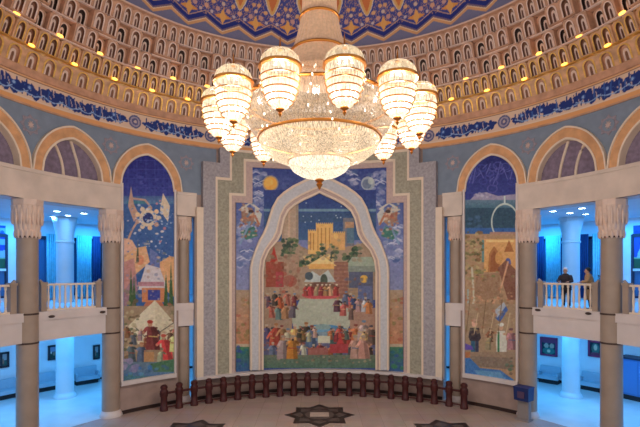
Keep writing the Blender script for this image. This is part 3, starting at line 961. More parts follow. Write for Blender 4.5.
# ------------------------------------------------------------------ tall side murals
def paint_phoenix():
    c = Canvas(120, 152, 182, 388, 5, (52, 84, 140))
    rg = c.rng
    c.grad(120, 152, 182, 205, (34, 36, 112), (52, 62, 138))
    for y in range(160, 200, 9): c.line([(122, y), (180, y + 1)], .6, (64, 66, 144), .7)
    for x in range(128, 180, 9): c.line([(x, 160), (x, 198)], .6, (64, 66, 144), .7)
    c.blobs(126, 164, 176, 196, 26, 2.4, [(58, 58, 140), (70, 76, 150), (40, 42, 120)], .6)
    c.grad(120, 196, 182, 204, (66, 88, 140), (84, 118, 156)); c.rect(127, 201, 147, 205, (60, 112, 134)); c.rect(120, 204, 182, 258, (54, 86, 142))
    cr, cr2 = (204, 182, 160), (176, 140, 128)
    c.ell(148, 218, 8.6, 8.6, cr, 1, .62); c.ell(148, 218, 5, 5, (34, 44, 100))
    c.poly([(131, 186), (128, 206), (134, 222), (139, 214), (134, 204)], cr2); c.poly([(163, 193), (160, 210), (168, 222), (170, 206)], cr)
    for k in range(9):
        a = k / 9 * 2 * pi; c.ell(148 + 11 * cos(a), 218 + 10 * sin(a), 2.4, 2.4, [cr, cr2, (214, 176, 140)][k % 3])
    c.line([(130, 198), (145, 200), (150, 206)], 2, cr2); c.line([(137, 222), (132, 230), (128, 240)], 2.2, cr2)
    c.blobs(134, 200, 170, 242, 50, 1.5, [(170, 180, 200), (210, 196, 190), (110, 130, 180), (190, 120, 130), (90, 120, 170)], .85)
    c.poly([(124, 238), (132, 240), (138, 250), (124, 262)], (206, 160, 140)); c.poly([(136, 248), (146, 246), (150, 262), (134, 276), (124, 292), (124, 256)], (206, 158, 122))
    c.poly([(150, 248), (158, 254), (164, 268), (150, 266)], (96, 108, 160)); c.ell(140, 260, 4, 5, (204, 132, 100)); c.poly([(160, 262), (170, 256), (178, 258), (178, 300), (160, 286)], (206, 154, 112))
    c.poly([(124, 262), (134, 258), (138, 290), (124, 310)], (170, 118, 122), .8)
    c.poly([(138, 290), (146, 264), (160, 268), (168, 290)], (196, 184, 190)); c.rect(138, 282, 164, 286, (168, 120, 130)); c.rect(142, 288, 166, 302, (190, 120, 84)); c.rect(148, 290, 160, 300, (58, 66, 140)); c.poly([(146, 302), (162, 302), (168, 312), (140, 312)], (170, 100, 80))
    for x, t in ((131, 268), (134, 276), (166, 272), (171, 262), (176, 276)): c.poly([(x, t), (x + 2.8, 312), (x - 2.8, 312)], (62, 88, 56))
    c.poly([(136, 262), (138, 240), (139, 262)], (80, 80, 70))
    c.rect(124, 306, 180, 380, (150, 126, 104)); c.poly([(155, 300), (179, 328), (168, 348), (138, 344), (128, 326)], (196, 182, 158)); c.poly([(155, 300), (156, 344), (138, 344), (128, 326)], (206, 192, 170))
    c.line([(178, 320), (160, 332)], 1, (96, 86, 80)); c.line([(134, 326), (146, 338)], 1, (96, 86, 80))
    c.blobs(125, 300, 138, 362, 50, 2.2, [(92, 96, 70), (150, 130, 100), (104, 84, 66), (176, 160, 130)], .8)
    c.blobs(168, 302, 178, 332, 16, 2, [(150, 96, 74), (120, 110, 84)], .8)
    c.blobs(126, 206, 176, 256, 60, 1.0, [(190, 196, 214), (210, 190, 190), (120, 140, 186), (84, 110, 164)], .8)
    c.blobs(124, 240, 178, 300, 60, 1.8, [(190, 150, 126), (150, 116, 110), (206, 176, 150), (110, 110, 90), (120, 124, 160)], .5)
    c.blobs(132, 312, 176, 344, 26, 1.6, [(170, 150, 124), (150, 126, 104), (210, 198, 176)], .5)
    for q in range(9): c.fig(128 + q * 6, 338 + (q * 7 % 11), 13, [(150, 90, 70), (90, 100, 110), (170, 150, 120), (120, 70, 60)][q % 4], [(190, 170, 150), (90, 60, 50)][q % 2])
    c.fig(153, 350, 30, (136, 66, 58), (164, 60, 52)); c.fig(167, 360, 26, (186, 84, 70), (176, 80, 66)); c.fig(174, 352, 20, (206, 180, 160)); c.fig(132, 362, 20, (96, 112, 130)); c.fig(141, 364, 22, (84, 110, 140), (170, 120, 90))
    c.rect(144, 352, 154, 364, (176, 130, 92)); c.fig(160, 364, 16, (190, 176, 160))
    c.grad(124, 362, 180, 382, (96, 116, 130), (76, 108, 156)); c.blobs(124, 360, 138, 372, 12, 3, [(140, 130, 166), (120, 118, 160)], .8)
    c.poly([(150, 364), (178, 358), (178, 372), (154, 372)], (74, 110, 84)); c.blobs(126, 366, 178, 380, 26, 2.4, [(60, 110, 172), (80, 130, 180), (66, 96, 130), (90, 130, 110)], .7)
    c.rect(124, 376, 180, 386, (64, 110, 108), .6)
    return c
def paint_palace():
    c = Canvas(458, 148, 520, 392, 5, (150, 124, 100))
    rg = c.rng
    c.grad(458, 148, 520, 200, (32, 36, 98), (54, 62, 134))
    for k in range(26):
        x, y, r_ = rg.uniform(466, 514), rg.uniform(164, 192), rg.uniform(3, 6)
        c.ell(x, y, r_, r_ * .8, rg.choice([(70, 74, 150), (56, 60, 138), (84, 84, 156)]), .7, .75)
    for k in range(14): c.line([(466 + k * 3.4, 176 + 8 * sin(k)), (470 + k * 3.4, 170 + 9 * cos(k * 1.7))], .9, (92, 94, 164))
    c.poly([(470, 200), (476, 194), (486, 192), (498, 196), (516, 194), (516, 200), (480, 204)], (150, 140, 166)); c.blobs(470, 193, 500, 200, 14, 2, [(176, 168, 184), (130, 124, 160)], .8)
    c.grad(458, 200, 520, 208, (96, 118, 140), (70, 104, 124)); c.rect(458, 208, 520, 232, (46, 74, 96)); c.blobs(462, 216, 484, 230, 14, 2.4, [(66, 96, 130), (56, 84, 120)], .7)
    c.rect(458, 228, 520, 236, (52, 92, 152)); c.ell(505, 222, 14, 19, (182, 190, 186), 1, .90); c.rect(490, 232, 520, 240, (164, 126, 116)); c.rect(504, 196, 505.4, 203, (200, 206, 204))
    c.rect(458, 234, 520, 392, (166, 132, 104))
    gold = (206, 154, 100)
    c.rect(484, 239, 516, 272, gold); c.rect(486, 240, 514, 242, (226, 186, 128)); c.poly([(488, 272), (489, 254), (494, 246), (500, 254), (501, 272)], (166, 108, 66)); c.poly([(490, 272), (491, 256), (494, 250), (498, 256), (499, 272)], (146, 88, 56)); c.poly([(504, 252), (509, 240), (514, 252)], (160, 100, 60)); c.rect(482, 240, 484, 262, (92, 128, 130))
    c.ell(499, 258, 4, 6, (196, 140, 84)); c.ell(508, 263, 3, 5, (86, 92, 156)); c.poly([(498, 268), (506, 260), (516, 270), (516, 300), (508, 300)], (126, 84, 70))
    c.blobs(463, 232, 482, 276, 90, 2.0, [(112, 108, 70), (150, 130, 96), (92, 86, 60), (170, 150, 110), (130, 96, 66)], .85)
    c.line([(472, 268), (474, 300), (470, 318)], 2, (186, 176, 156)); c.line([(468, 290), (468, 330)], 2, (150, 160, 156)); c.line([(508, 262), (500, 292), (484, 318)], 1.8, (196, 150, 120)); c.line([(496, 292), (490, 306)], 1.2, (110, 86, 70))
    c.poly([(476, 276), (500, 272), (500, 296), (484, 300), (474, 296)], (150, 116, 92)); c.blobs(463, 296, 514, 304, 26, 1.6, [(170, 104, 80), (150, 120, 96), (190, 140, 110)], .7); c.blobs(470, 270, 500, 280, 12, 2, [(150, 140, 80), (120, 120, 80)], .7)
    c.rect(458, 304, 520, 352, (158, 132, 108)); c.poly([(476, 306), (492, 302), (496, 326), (478, 330)], (150, 122, 98)); c.poly([(495, 318), (505, 304), (508, 310), (500, 322)], (70, 96, 160)); c.poly([(495, 310), (504, 302), (506, 306), (497, 318)], (166, 170, 180))
    c.poly([(470, 328), (479, 328), (481, 338), (479, 341), (470, 341), (468.5, 337)], (62, 52, 60)); c.rect(471, 341, 475, 354, (54, 92, 120)); c.rect(475.4, 341, 478.6, 354, (58, 60, 84)); c.ell(474.5, 323.5, 2.8, 3.8, (206, 160, 140)); c.ell(474.5, 320.6, 2.8, 1.8, (176, 140, 120))
    c.poly([(497, 331), (505, 331), (507, 342), (506, 360), (497, 360), (496, 342)], (198, 192, 182)); c.rect(497.6, 332, 499.4, 357, (62, 116, 80)); c.ell(501, 327, 2.4, 3.2, (190, 150, 124)); c.ell(501, 324.6, 3, 1.9, (206, 202, 196)); c.fig(490, 342, 14, (110, 80, 66)); c.fig(488, 350, 16, (180, 150, 126)); c.fig(512, 350, 22, (160, 140, 120))
    c.blobs(463, 276, 514, 336, 90, 1.8, [(150, 120, 92), (178, 150, 120), (124, 100, 80), (140, 130, 96), (170, 110, 84)], .5)
    for q in range(6): c.line([(466 + q * 8, 334), (470 + q * 8, 300 + (q * 13) % 26)], .9, [(120, 96, 74), (190, 166, 136)][q % 2], .8)
    c.poly([(462, 342), (472, 346), (474, 350), (462, 350)], (98, 78, 160)); c.rect(458, 352, 520, 366, (146, 122, 104)); c.poly([(470, 356), (512, 358), (514, 370), (474, 366)], (128, 110, 98)); c.rect(461, 352, 470, 358, (170, 110, 76))
    c.poly([(461, 358), (470, 358), (480, 368), (500, 370), (514, 380), (514, 392), (461, 392)], (66, 110, 168)); c.poly([(474, 370), (500, 372), (510, 384), (480, 378)], (96, 140, 180)); c.blobs(505, 358, 514, 376, 10, 2, [(92, 110, 92), (110, 90, 80)], .8)
    return c
for s, painter, nm in ((-1, paint_phoenix, 'tall arched mural panel with a white ringed bird above tents and a river'),
                       (1, paint_palace, 'tall arched mural panel with a domed palace and a white robed figure')):
    cv = painter().finish()
    cth = s * 41.9
    hw = 5.75
    zb = 1.50
    e = empty('mural_panel', P(R - .1, cth, zb))
    tag(e, nm, 'mural')
    def zt(du): 
        a_ = np.abs(du) / (hw + .15)
        return Z_BEAM1 - .1 + 1.66 * (.86 * np.sqrt(np.clip(1 - a_ ** 2.1, 0, 1)) + .14 * (1 - a_))
    def pos(u, v):
        du = -hw + 2 * hw * u
        t = np.radians(cth + du)
        z = zb + (zt(du) - zb) * v
        return (R - .06) * np.sin(t), (R - .06) * np.cos(t), z
    def col(u, v):
        du = -hw + 2 * hw * u
        px, py = proj_np(R - .06, cth + du, zb + (zt(du) - zb) * v)
        return gain(cv.sample(px, py), PG)
    curved_sheet('painting', 170, 600, pos, col, M['mural'], e)
    mb = MB()
    for k in (-1, 1):
        t0, t1 = sorted((cth + k * hw, cth + k * (hw + .45)))
        mb.arc(R - .16, R, t0, t1, zb - .16, Z_BEAM1 + .1)
    mb.arc(R - .2, R, cth - hw - .45, cth + hw + .45, zb - .2, zb)
    mb.build('frame', M['marble_pale'], e)

# ------------------------------------------------------------------ rosettes in the spandrels
def rosette(th, z, label):
    loc = P(R - .005, th, z)
    e = empty('wall_rosette', loc, -math.radians(th))
    def disc(pts, y0, y1, name, m):
        mb = MB()
        n = len(pts)
        vs = [(x, y0, z_) for x, z_ in pts] + [(x, y1, z_) for x, z_ in pts]
        mb.add(vs, [tuple(range(n)), tuple(range(2 * n - 1, n - 1, -1))] + [(i, (i + 1) % n, n + (i + 1) % n, n + i) for i in range(n)])
        mb.build(name, m, e, local=True)
    star = [((.40 if k % 2 == 0 else .29) * cos(k * pi / 8), (.40 if k % 2 == 0 else .29) * sin(k * pi / 8)) for k in range(16)]
    disc(star, -.02, .01, 'star_border', M['rose'])
    disc([(.24 * cos(k * pi / 6), .24 * sin(k * pi / 6)) for k in range(12)], -.035, 0, 'disc', M['bluegrey'])
    disc([((.13 if k % 2 else .07) * cos(k * pi / 8), (.17 if k % 2 else .08) * sin(k * pi / 8)) for k in range(16)], -.05, 0, 'flower', M['pinkgrey'])
    tag(e, label, 'wall ornament', 'spandrel rosettes')
ros = {-1: ['between the bird mural arch and the stepped frame', 'between the bird mural arch and the next lunette', 'above the outermost column on the bird mural side', ''],
       1: ['between the palace mural arch and the stepped frame', 'between the palace mural arch and the next lunette', 'above the column beside the two people', '']}
for s in (-1, 1):
    for k, t in enumerate((33.2, 50.0, 65.7)):
        rosette(s * t, 11.95 if k else 11.75, 'faded star rosette on blue grey wall ' + ros[s][k])

# ------------------------------------------------------------------ columns
def petals(seg, n, amp):
    return lambda a, k, i: 1 + amp * abs(cos(n * a / 2))
def make_column(rs, z_cap0, z_cap1, label, mm, joints=True, group=None, plain=False):
    e = empty('column', (0, 0, 0))
    mb = MB()
    mb.lathe([(rs * 1.02, .24), (rs * 1.0, 2.2), (rs * .97, z_cap0 + .05)], seg=40)
    mb.build('shaft', mm, e, smooth=True, local=True)
    mb = MB()
    mb.lathe([(rs * 1.28, 0), (rs * 1.28, .07), (rs * 1.22, .12), (rs * 1.18, .16), (rs * 1.10, .19), (rs * 1.03, .27)], seg=40)
    mb.build('base', M['marble_pale'] if mm is M['shaft'] else mm, e, smooth=True, local=True)
    h = z_cap1 - z_cap0
    cp = M['capital'] if mm is M['shaft'] else mm
    mb = MB()
    pr = []
    for k in range(13):
        v = k / 12
        pr.append((rs * (1.0 + .33 * v ** 1.3), z_cap0 + h * .82 * v))
    if plain:
        pr = [(rs * 1.0, z_cap0), (rs * 1.08, z_cap0 + .02), (rs * 1.08, z_cap0 + .10), (rs * 1.0, z_cap0 + .12), (rs * 1.03, z_cap0 + h * .4), (rs * 1.22, z_cap0 + h * .66), (rs * 1.36, z_cap0 + h * .82)]
    mb.lathe(pr, seg=96, mod=None if plain else (lambda a, k, i: 1 + (.10 * abs(cos(8 * a)) * min(1, k / 3))))
    for q in range(0 if plain else 16):                       # hanging leaf tips around the neck
        a = (q + .5) * pi / 8
        x, y = rs * 1.05 * cos(a), rs * 1.05 * sin(a)
        mb.ell((x, y, z_cap0 + .10), (.085 * rs / .5, .085 * rs / .5, .17), 8, 6)
        x, y = rs * 1.30 * cos(a), rs * 1.30 * sin(a)
        mb.ell((x, y, z_cap0 + h * .55), (.07 * rs / .5, .07 * rs / .5, h * .24), 8, 6)
    mb.build('capital', cp, e, smooth=True, local=True)
    mb = MB()
    mb.lathe([(rs * 1.34, z_cap0 + h * .80), (rs * 1.42, z_cap0 + h * .86), (rs * 1.44, z_cap1 - .01)], seg=8)
    mb.build('abacus', cp, e, local=True)
    if joints:
        for z in ((Z_SLAB0 - .02, Z_SLAB1 - .05) if rs > .3 else ()):
            mb = MB(); mb.lathe([(rs * 1.012, z - .035), (rs * 1.02, z), (rs * 1.012, z + .035)], seg=40)
            mb.build('joint_ring', M['joint'], e, smooth=True, local=True)
        mb = MB(); mb.lathe([(rs * 1.03, z_cap0 - .03), (rs * 1.05, z_cap0), (rs * 1.03, z_cap0 + .03)], seg=40)
        mb.build('neck_ring', M['joint'], e, smooth=True, local=True)
    tag(e, label, 'column', group)
    return e
RC = 12.20
proto = make_column(.372, 7.72, Z_BEAM0, 'x', M['shaft'])
side = {-1: 'bird mural', 1: 'palace mural'}
names = {(-1, 0): 'thick beige marble column beside the bird mural panel, fluted capital under the beam',
         (1, 0): 'thick beige marble column behind the blue bin, beside the palace mural panel',
         (-1, 1): 'thick beige marble column one bay out from the bird mural, cut by frame bottom',
         (1, 1): 'thick beige marble column just beyond the two people on the balcony',
         (-1, 2): 'beige marble column out of view past the dark framed landscape',
         (1, 2): 'beige marble column out of view past the display counter'}
first = True
for s in (-1, 1):
    for k, t in enumerate((W(528, 270, 12.2)[0], W(611.5, 270, 12.2)[0])):
        e = proto if first else copy_tree(proto)
        first = False
        e.location = P(RC, s * t, 0); e.rotation_euler = (0, 0, -math.radians(s * t))
        e['label'] = names[(s, k)]; e['group'] = 'rotunda columns'
thin = make_column(.31, 8.0, 9.12, 'x', M['shaft'])
for s, l in ((-1, 'slimmer beige column between the stepped frame and the bird mural panel'), (1, 'slimmer beige column between the stepped frame and the palace mural panel')):
    e = thin if s == -1 else copy_tree(thin)
    e.location = P(12.34, s * 33.45, 0); e.rotation_euler = (0, 0, -math.radians(s * 33.45))
    e['label'] = l; e['group'] = 'slim columns'
# outer gallery columns run through both storeys
outer_low = make_column(.41, 7.85, Z_BEAM0 + .02, 'x', M['white'], joints=False, plain=True)
for s, t, l in ((-1, 50.2, 'white gallery column in blue light, behind the balcony beside the bird mural'),
                (1, 49.7, 'white gallery column in blue light, behind the person in the dark coat')):
    e = outer_low if s == -1 else copy_tree(outer_low)
    e.location = P(16.9, s * t, 0)
    e['label'] = l; e['group'] = 'gallery columns'

# ------------------------------------------------------------------ balustrades
RB = 12.22
def make_balustrade():
    y0 = RB
    e = empty('balustrade', (0, 0, 0))
    hw = 5.0
    zb, zt = Z_SLAB1, Z_SLAB1 + 1.05
    mb = MB(); mb.arc(RB - .07, RB + .09, -hw, hw, 1.0, 1.08, y0=y0); mb.build('handrail', M['cream'], e, smooth=True, local=True)
    mb = MB(); mb.arc(RB - .06, RB + .08, -hw, hw, 0.0, .07, y0=y0); mb.build('bottom_rail', M['cream'], e, smooth=True, local=True)
    n = 9
    for k in range(n):
        t = -hw + .75 + (2 * hw - 1.5) * k / (n - 1)
        p = P(RB, t, 0)
        mb = MB()
        mb.lathe([(.05, .06), (.05, .13), (.028, .17), (.042, .34), (.05, .48), (.036, .70), (.026, .86), (.046, .90), (.046, 1.01)], (p.x, p.y - y0, 0), 12)
        mb.build('baluster', M['cream'], e, smooth=True, local=True)
    for q in (-1, 1):
        p = P(RB, q * (hw + .32), 0)
        mb = MB()
        mb.box((p.x, p.y - y0, .52), (.22, .22, 1.04), -math.radians(q * (hw + .3)))
        mb.box((p.x, p.y - y0, 1.09), (.27, .27, .10), -math.radians(q * (hw + .3)))
        a = P(RB, q * (hw + .2), 1.10); c = P(RB, q * (hw + .85), 1.30)
        mb.tube([(a.x, a.y - y0, 1.08), (c.x, c.y - y0, 1.22)], .06, 8)
        mb.build('newel_post', M['shaft'], e, local=True)
    return e
bal = make_balustrade()
bl = {(-1, 0): 'cream balcony balustrade in the bay beside the bird mural', (1, 0): 'cream balcony balustrade with two people leaning at it',
      (-1, 1): 'balcony balustrade at the picture edge, on the bird mural side',
      (1, 1): 'balcony balustrade at the picture edge beyond the two people'}
first = True
for s in (-1, 1):
    for k in (0, 1):
        t = s * (EDGES[k] + EDGES[k + 1]) / 2
        if k == 0: t = s * 57.5
        e = bal if first else copy_tree(bal)
        first = False
        p = P(RB, t, Z_SLAB1)
        e.location = p; e.rotation_euler = (0, 0, -math.radians(t))
        tag(e, bl[(s, k)], 'balustrade', 'gallery balustrades')

# small dark oval fittings on the slab edge
fl = {(-1, 0): 'small dark oval fitting on the slab edge beside the thick column, bird mural side',
      (-1, 1): 'small dark oval fitting on the slab edge close to the bird mural panel',
      (1, 0): 'small dark oval fitting on the slab edge below the person in tan',
      (1, 1): 'small dark oval fitting on the slab edge close to the palace mural panel'}
for s in (-1, 1):
    for k, px in enumerate((51.5, 102.5)):
        q = px if s < 0 else (588.5, 538)[k]
        t, z = W(q, 316.5 if k == 0 else 312, R - .03)
        if s > 0: t, z = W(q, 313.0 if k == 0 else 310.0, R - .03)
        z = min(z, Z_SLAB1 - .09)
        p = P(R - .05, t, z)
        mb = MB(); mb.ell((0, 0, 0), (.13, .05, .055), 14, 8)
        o = mb.build('slab_fitting', M['fitting'], smooth=True)
        o.location = p; o.rotation_euler = (0, 0, -math.radians(t))
        tag(o, fl[(s, k)], 'fitting', 'slab fittings')

# ------------------------------------------------------------------ barrier of dark wooden posts with a rail
RF = R - .78
t0, t1 = W(160, 400, RF)[0], W(468, 400, RF)[0]
fence = empty('barrier', (0, RF, 0))
tag(fence, 'long low barrier of dark red wooden posts and rail, below the central mural', 'barrier')
mb = MB(); mb.arc(RF - .05, RF + .05, t0, t1, .74, .83); mb.build('rail', M['wood'], fence, smooth=True)
mb = MB(); mb.arc(RF - .03, RF + .03, t0 + .4, t1 - .4, .10, .16); mb.build('bottom_rail', M['wood'], fence, smooth=True)
NP = 22
for k in range(NP):
    t = t0 + .9 + (t1 - t0 - 1.8) * k / (NP - 1)
    p = P(RF - .02, t, 0)
    mb = MB()
    a = -math.radians(t)
    prof = [(.185, 0), (.185, .16), (.155, .20), (.15, .62), (.185, .68), (.185, .90), (.15, .94), (.135, 1.0), (.165, 1.06), (.15, 1.14), (.08, 1.19), (.002, 1.20)]
    mb.lathe(prof, (p.x, p.y, 0), 12)
    mb.build('post', M['wood'], fence, smooth=True)

# ------------------------------------------------------------------ floor medallions
def star_poly(n, r, ri, rot=0):
    return [((r if k % 2 == 0 else ri) * cos(k * pi / n + rot), (r if k % 2 == 0 else ri) * sin(k * pi / n + rot)) for k in range(2 * n)]
def medallion(th, r, label, sc=1.0):
    p = P(r, th, 0)
    e = empty('floor_medallion', p, -math.radians(th))
    for name, poly, z, m in (('star', star_poly(8, 1.58, 1.16), .006, M['inlay']), ('inner_star', star_poly(8, 1.22, .92), .010, M['inlay_mid']),
                             ('corner_star', star_poly(8, .95, .70, pi / 8), .014, M['inlay']), ('disc', star_poly(12, .66, .64), .018, M['inlay_mid']), ('centre_square', [(-.42, -.3), (.42, -.3), (.42, .3), (-.42, .3)], .022, M['inlay_pale'])):
        mb = MB(); mb.prism([(x * sc, y * sc) for x, y in poly], 0, z)
        mb.build(name, m, e, local=True)
    tag(e, label, 'floor medallion', 'star medallions')
medallion(0, 8.0, 'dark eight pointed marble star inlaid in the floor below the central mural')
medallion(-41.5, 7.75, 'dark marble star in the floor towards the bird mural, mostly cut by the frame')
medallion(41.5, 7.75, 'dark marble star in the floor towards the palace mural, mostly cut by the frame')

# ------------------------------------------------------------------ bin beside the column
t, z = W(524.8, 418, R - .45)
p = P(R - .55, t, 0)
e = empty('litter_bin', p, -math.radians(t))
mb = MB(); mb.box((0, 0, .03), (.62, .42, .06)); mb.box((0, .05, .46), (.5, .26, .82), taper=.92); mb.build('stand', M['bingrey'], e, local=True)
mb = MB(); mb.box((0, 0, 1.14), (.62, .5, .54), taper=1.06); mb.build('box', M['binblue'], e, local=True)
mb = MB(); mb.box((0, -.262, 1.13), (.30, .04, .28)); mb.build('front_plate', mat('dark_plate', (84, 60, 90), .5), e, local=True)
mb = MB(); mb.box((0, 0, 1.425), (.68, .56, .05)); mb.build('lid', M['binblue'], e, local=True)
tag(e, 'navy blue box on a grey stand in front of the column', 'bin')

# ------------------------------------------------------------------ gallery fittings: pictures, benches, windows, curtains, lights
def picture(px0, py0, px1, py1, label, frame, pics):
    r = RO - .06
    ta, za = W(px0, py0, r); tb, zb_ = W(px1, py1, r)
    tc, zc = (ta + tb) / 2, (za + zb_) / 2
    w, h = math.radians(abs(tb - ta)) * r, abs(za - zb_)
    e = empty('picture', P(r, tc, zc), -math.radians(tc))
    mb = MB()
    fw = .10
    for dx, dz, sx_, sz in ((-w / 2, 0, fw, h + fw), (w / 2, 0, fw, h + fw), (0, h / 2, w + fw, fw), (0, -h / 2, w + fw, fw)):
        mb.box((dx, 0, dz), (sx_, .08, sz))
    mb.build('frame', frame, e, local=True)
    cv = Canvas(0, 0, 20, 20, 4, pics[0])
    rg = random.Random(len(label))
    for c_, x, y, a_, b_ in pics[1]: cv.ell(x, y, a_, b_, c_)
    cs = curved_sheet('canvas', 30, 30, lambda u, v: ((u - .5) * w, 0 * u + .0, (v - .5) * h), lambda u, v: cv.sample(u * 20, (1 - v) * 20), M['paint'])
    cs.parent = e
    tag(e, label, 'picture')
land = ((70, 80, 96), [((120, 140, 170), 10, 4, 12, 5), ((50, 70, 60), 8, 15, 12, 5), ((140, 120, 100), 14, 12, 4, 3), ((206, 196, 180), 6, 10, 2, 2)])
land2 = ((60, 66, 70), [((150, 150, 150), 10, 6, 12, 5), ((60, 90, 80), 12, 16, 12, 4), ((150, 110, 90), 6, 12, 3, 4)])
port = ((40, 56, 66), [((120, 60, 90), 10, 3, 12, 3), ((176, 160, 140), 7, 9, 3, 3), ((176, 160, 140), 14, 9, 3, 3), ((60, 120, 110), 10, 15, 8, 4), ((210, 200, 170), 10, 15, 2, 2)])
port2 = ((36, 50, 60), [((70, 110, 100), 10, 10, 6, 8), ((206, 190, 160), 10, 8, 3, 4), ((120, 60, 80), 10, 17, 8, 2)])
picture(49, 346.5, 56.5, 358.5, 'dark framed landscape picture on the lower gallery wall beside the gallery column', M['pframe'], land)
picture(1, 353.5, 8, 366, 'dark framed picture on the lower gallery wall at the picture edge', M['pframe'], land2)
picture(94, 346, 99, 358, 'dark framed picture half hidden behind the column beside the bird mural', M['pframe'], land2)
picture(541, 337.5, 556.5, 356, 'maroon framed picture on the lower gallery wall beside the gallery column', M['maroon'], port)
picture(589, 341, 602, 357, 'maroon framed picture partly hidden by the column beyond the two people', M['maroon'], port2)

def bench(px, py, w, label, group='gallery benches'):
    r = RO - .5
    t, _ = W(px, py, r)
    e = empty('bench', P(r, t, 0), -math.radians(t))
    mb = MB(); mb.box((0, .05, .14), (w - .1, .5, .26)); mb.build('plinth', M['black'], e, local=True)
    mb = MB(); mb.box((0, 0, .36), (w, .66, .2)); mb.build('seat', M['bench'], e, local=True)
    mb = MB(); mb.box((0, .26, .68), (w, .16, .5), taper=.96); mb.build('backrest', M['bench'], e, local=True)
    for k in (-1, 1):
        mb = MB(); mb.box((k * (w / 2 - .05), 0, .5), (.1, .66, .3)); mb.build('armrest', M['bench'], e, local=True)
    tag(e, label, 'bench', group)
bench(86.5, 380, 1.25, 'pale bench on the lower gallery floor between gallery column and bird mural column')
bench(47, 388, 1.25, 'pale bench under the dark framed landscape in the lower gallery')
bench(8, 396, 1.5, 'pale bench at the picture edge beneath a dark framed picture')
bench(549, 380, 1.1, 'pale bench under the maroon framed picture near the palace mural')
bench(594, 386, 1.4, 'pale bench beneath the partly hidden maroon framed picture')
# display counter at the far right of the lower gallery
t, _ = W(652, 390, RO - .6)
e = empty('display_cabinet', P(RO - .6, t, 0), -math.radians(t))
mb = MB(); mb.box((0, 0, .13), (2.5, .7, .26)); mb.build('plinth', M['black'], e, local=True)
mb = MB(); mb.box((0, 0, 1.15), (2.6, .8, 1.78)); mb.build('body', mat('blue_cabinet', (70, 120, 180), .4), e, local=True)
mb = MB(); mb.box((0, 0, 2.08), (2.7, .9, .08)); mb.build('top', M['navy'], e, local=True)
for k in (-1, 0, 1):
    mb = MB(); mb.box((k * .86, -.41, 1.15), (.80, .03, 1.6)); mb.build('door', mat('blue_cabinet_door', (78, 130, 190), .35), e, local=True)
tag(e, 'tall blue cabinet with a dark plinth and top beyond the maroon framed pictures', 'cabinet')

# upper gallery windows and curtains
def upper_window(n, t, w=2.5):
    e = empty('window_%d' % n, P(RO - .05, t, Z_SLAB1 + .2), -math.radians(t))
    e['kind'] = 'structure'
    mb = MB()
    for dx, dz, sx_, sz in ((-w / 2, 1.6, .12, 3.3), (w / 2, 1.6, .12, 3.3), (0, 3.2, w, .16), (0, .05, w, .12), (0, 1.6, .08, 3.2)):
        mb.box((dx, 0, dz), (sx_, .12, sz))
    mb.build('window_frame', M['navy'], e, local=True)
    mb = MB(); mb.box((0, .03, 1.6), (w, .02, 3.2)); mb.build('window_pane', M['glassdark'], e, local=True)
    return e
def curtain(t, w, m, label, z1=8.45, z0=4.95, folds=7, r=RO - .3, group='gallery curtains'):
    e = MB()
    n = folds * 8
    vs = []
    for k in range(n + 1):
        x = -w / 2 + w * k / n
        y = .07 * sin(2 * pi * folds * k / n)
        for z, q in ((z0 - z1, 1.0), ((z0 - z1) * .5, .95), (0, 1.0)): vs.append((x * q, y, z))
    for k in range(n):
        for j in range(2):
            a = 3 * k + j
            e.add([], [])
            e.f.append((a, a + 3, a + 4, a + 1)); e.m.append(0)
    e.v = vs
    o = e.build('curtain', m, smooth=True)
    so = o.modifiers.new('thickness', 'SOLIDIFY'); so.thickness = .02
    o.location = P(r, t, z1); o.rotation_euler = (0, 0, -math.radians(t))
    tag(o, label, 'curtain', group)
n = 40
for s in (-1, 1):
    for t in (37.5, 44.3, 51.5, 58.5):
        upper_window(n, s * t, 1.75 if t < 55 else 1.9); n += 1
cl = {(-1, 1): 'bird mural side', (1, 1): 'palace mural side'}
def C_(px): return W(px, 270, RO - .3)[0]
curtain(C_(84), .78, M['curtain'], 'light blue curtain between the gallery column and the column beside the bird mural')
curtain(C_(96.5), .42, M['curtain_dark'], 'narrow navy curtain against the column beside the bird mural', folds=4)
curtain(C_(51.5), .5, M['curtain'], 'light blue curtain between the gallery column and the outer thick column, bird mural side', folds=5)
curtain(C_(61.5), .3, M['curtain_dark'], 'narrow navy curtain behind the gallery column, bird mural side', folds=3)
curtain(C_(553), .8, M['curtain'], 'light blue curtain near the person with the pale cap, beside the palace mural column')
curtain(C_(540), .4, M['curtain_dark'], 'narrow navy curtain against the column beside the palace mural', folds=3)
curtain(C_(584), .42, M['curtain_dark'], 'navy curtain behind the person in tan', folds=4)
curtain(C_(597), .45, M['curtain'], 'light blue curtain behind the column beyond the two people', folds=4)
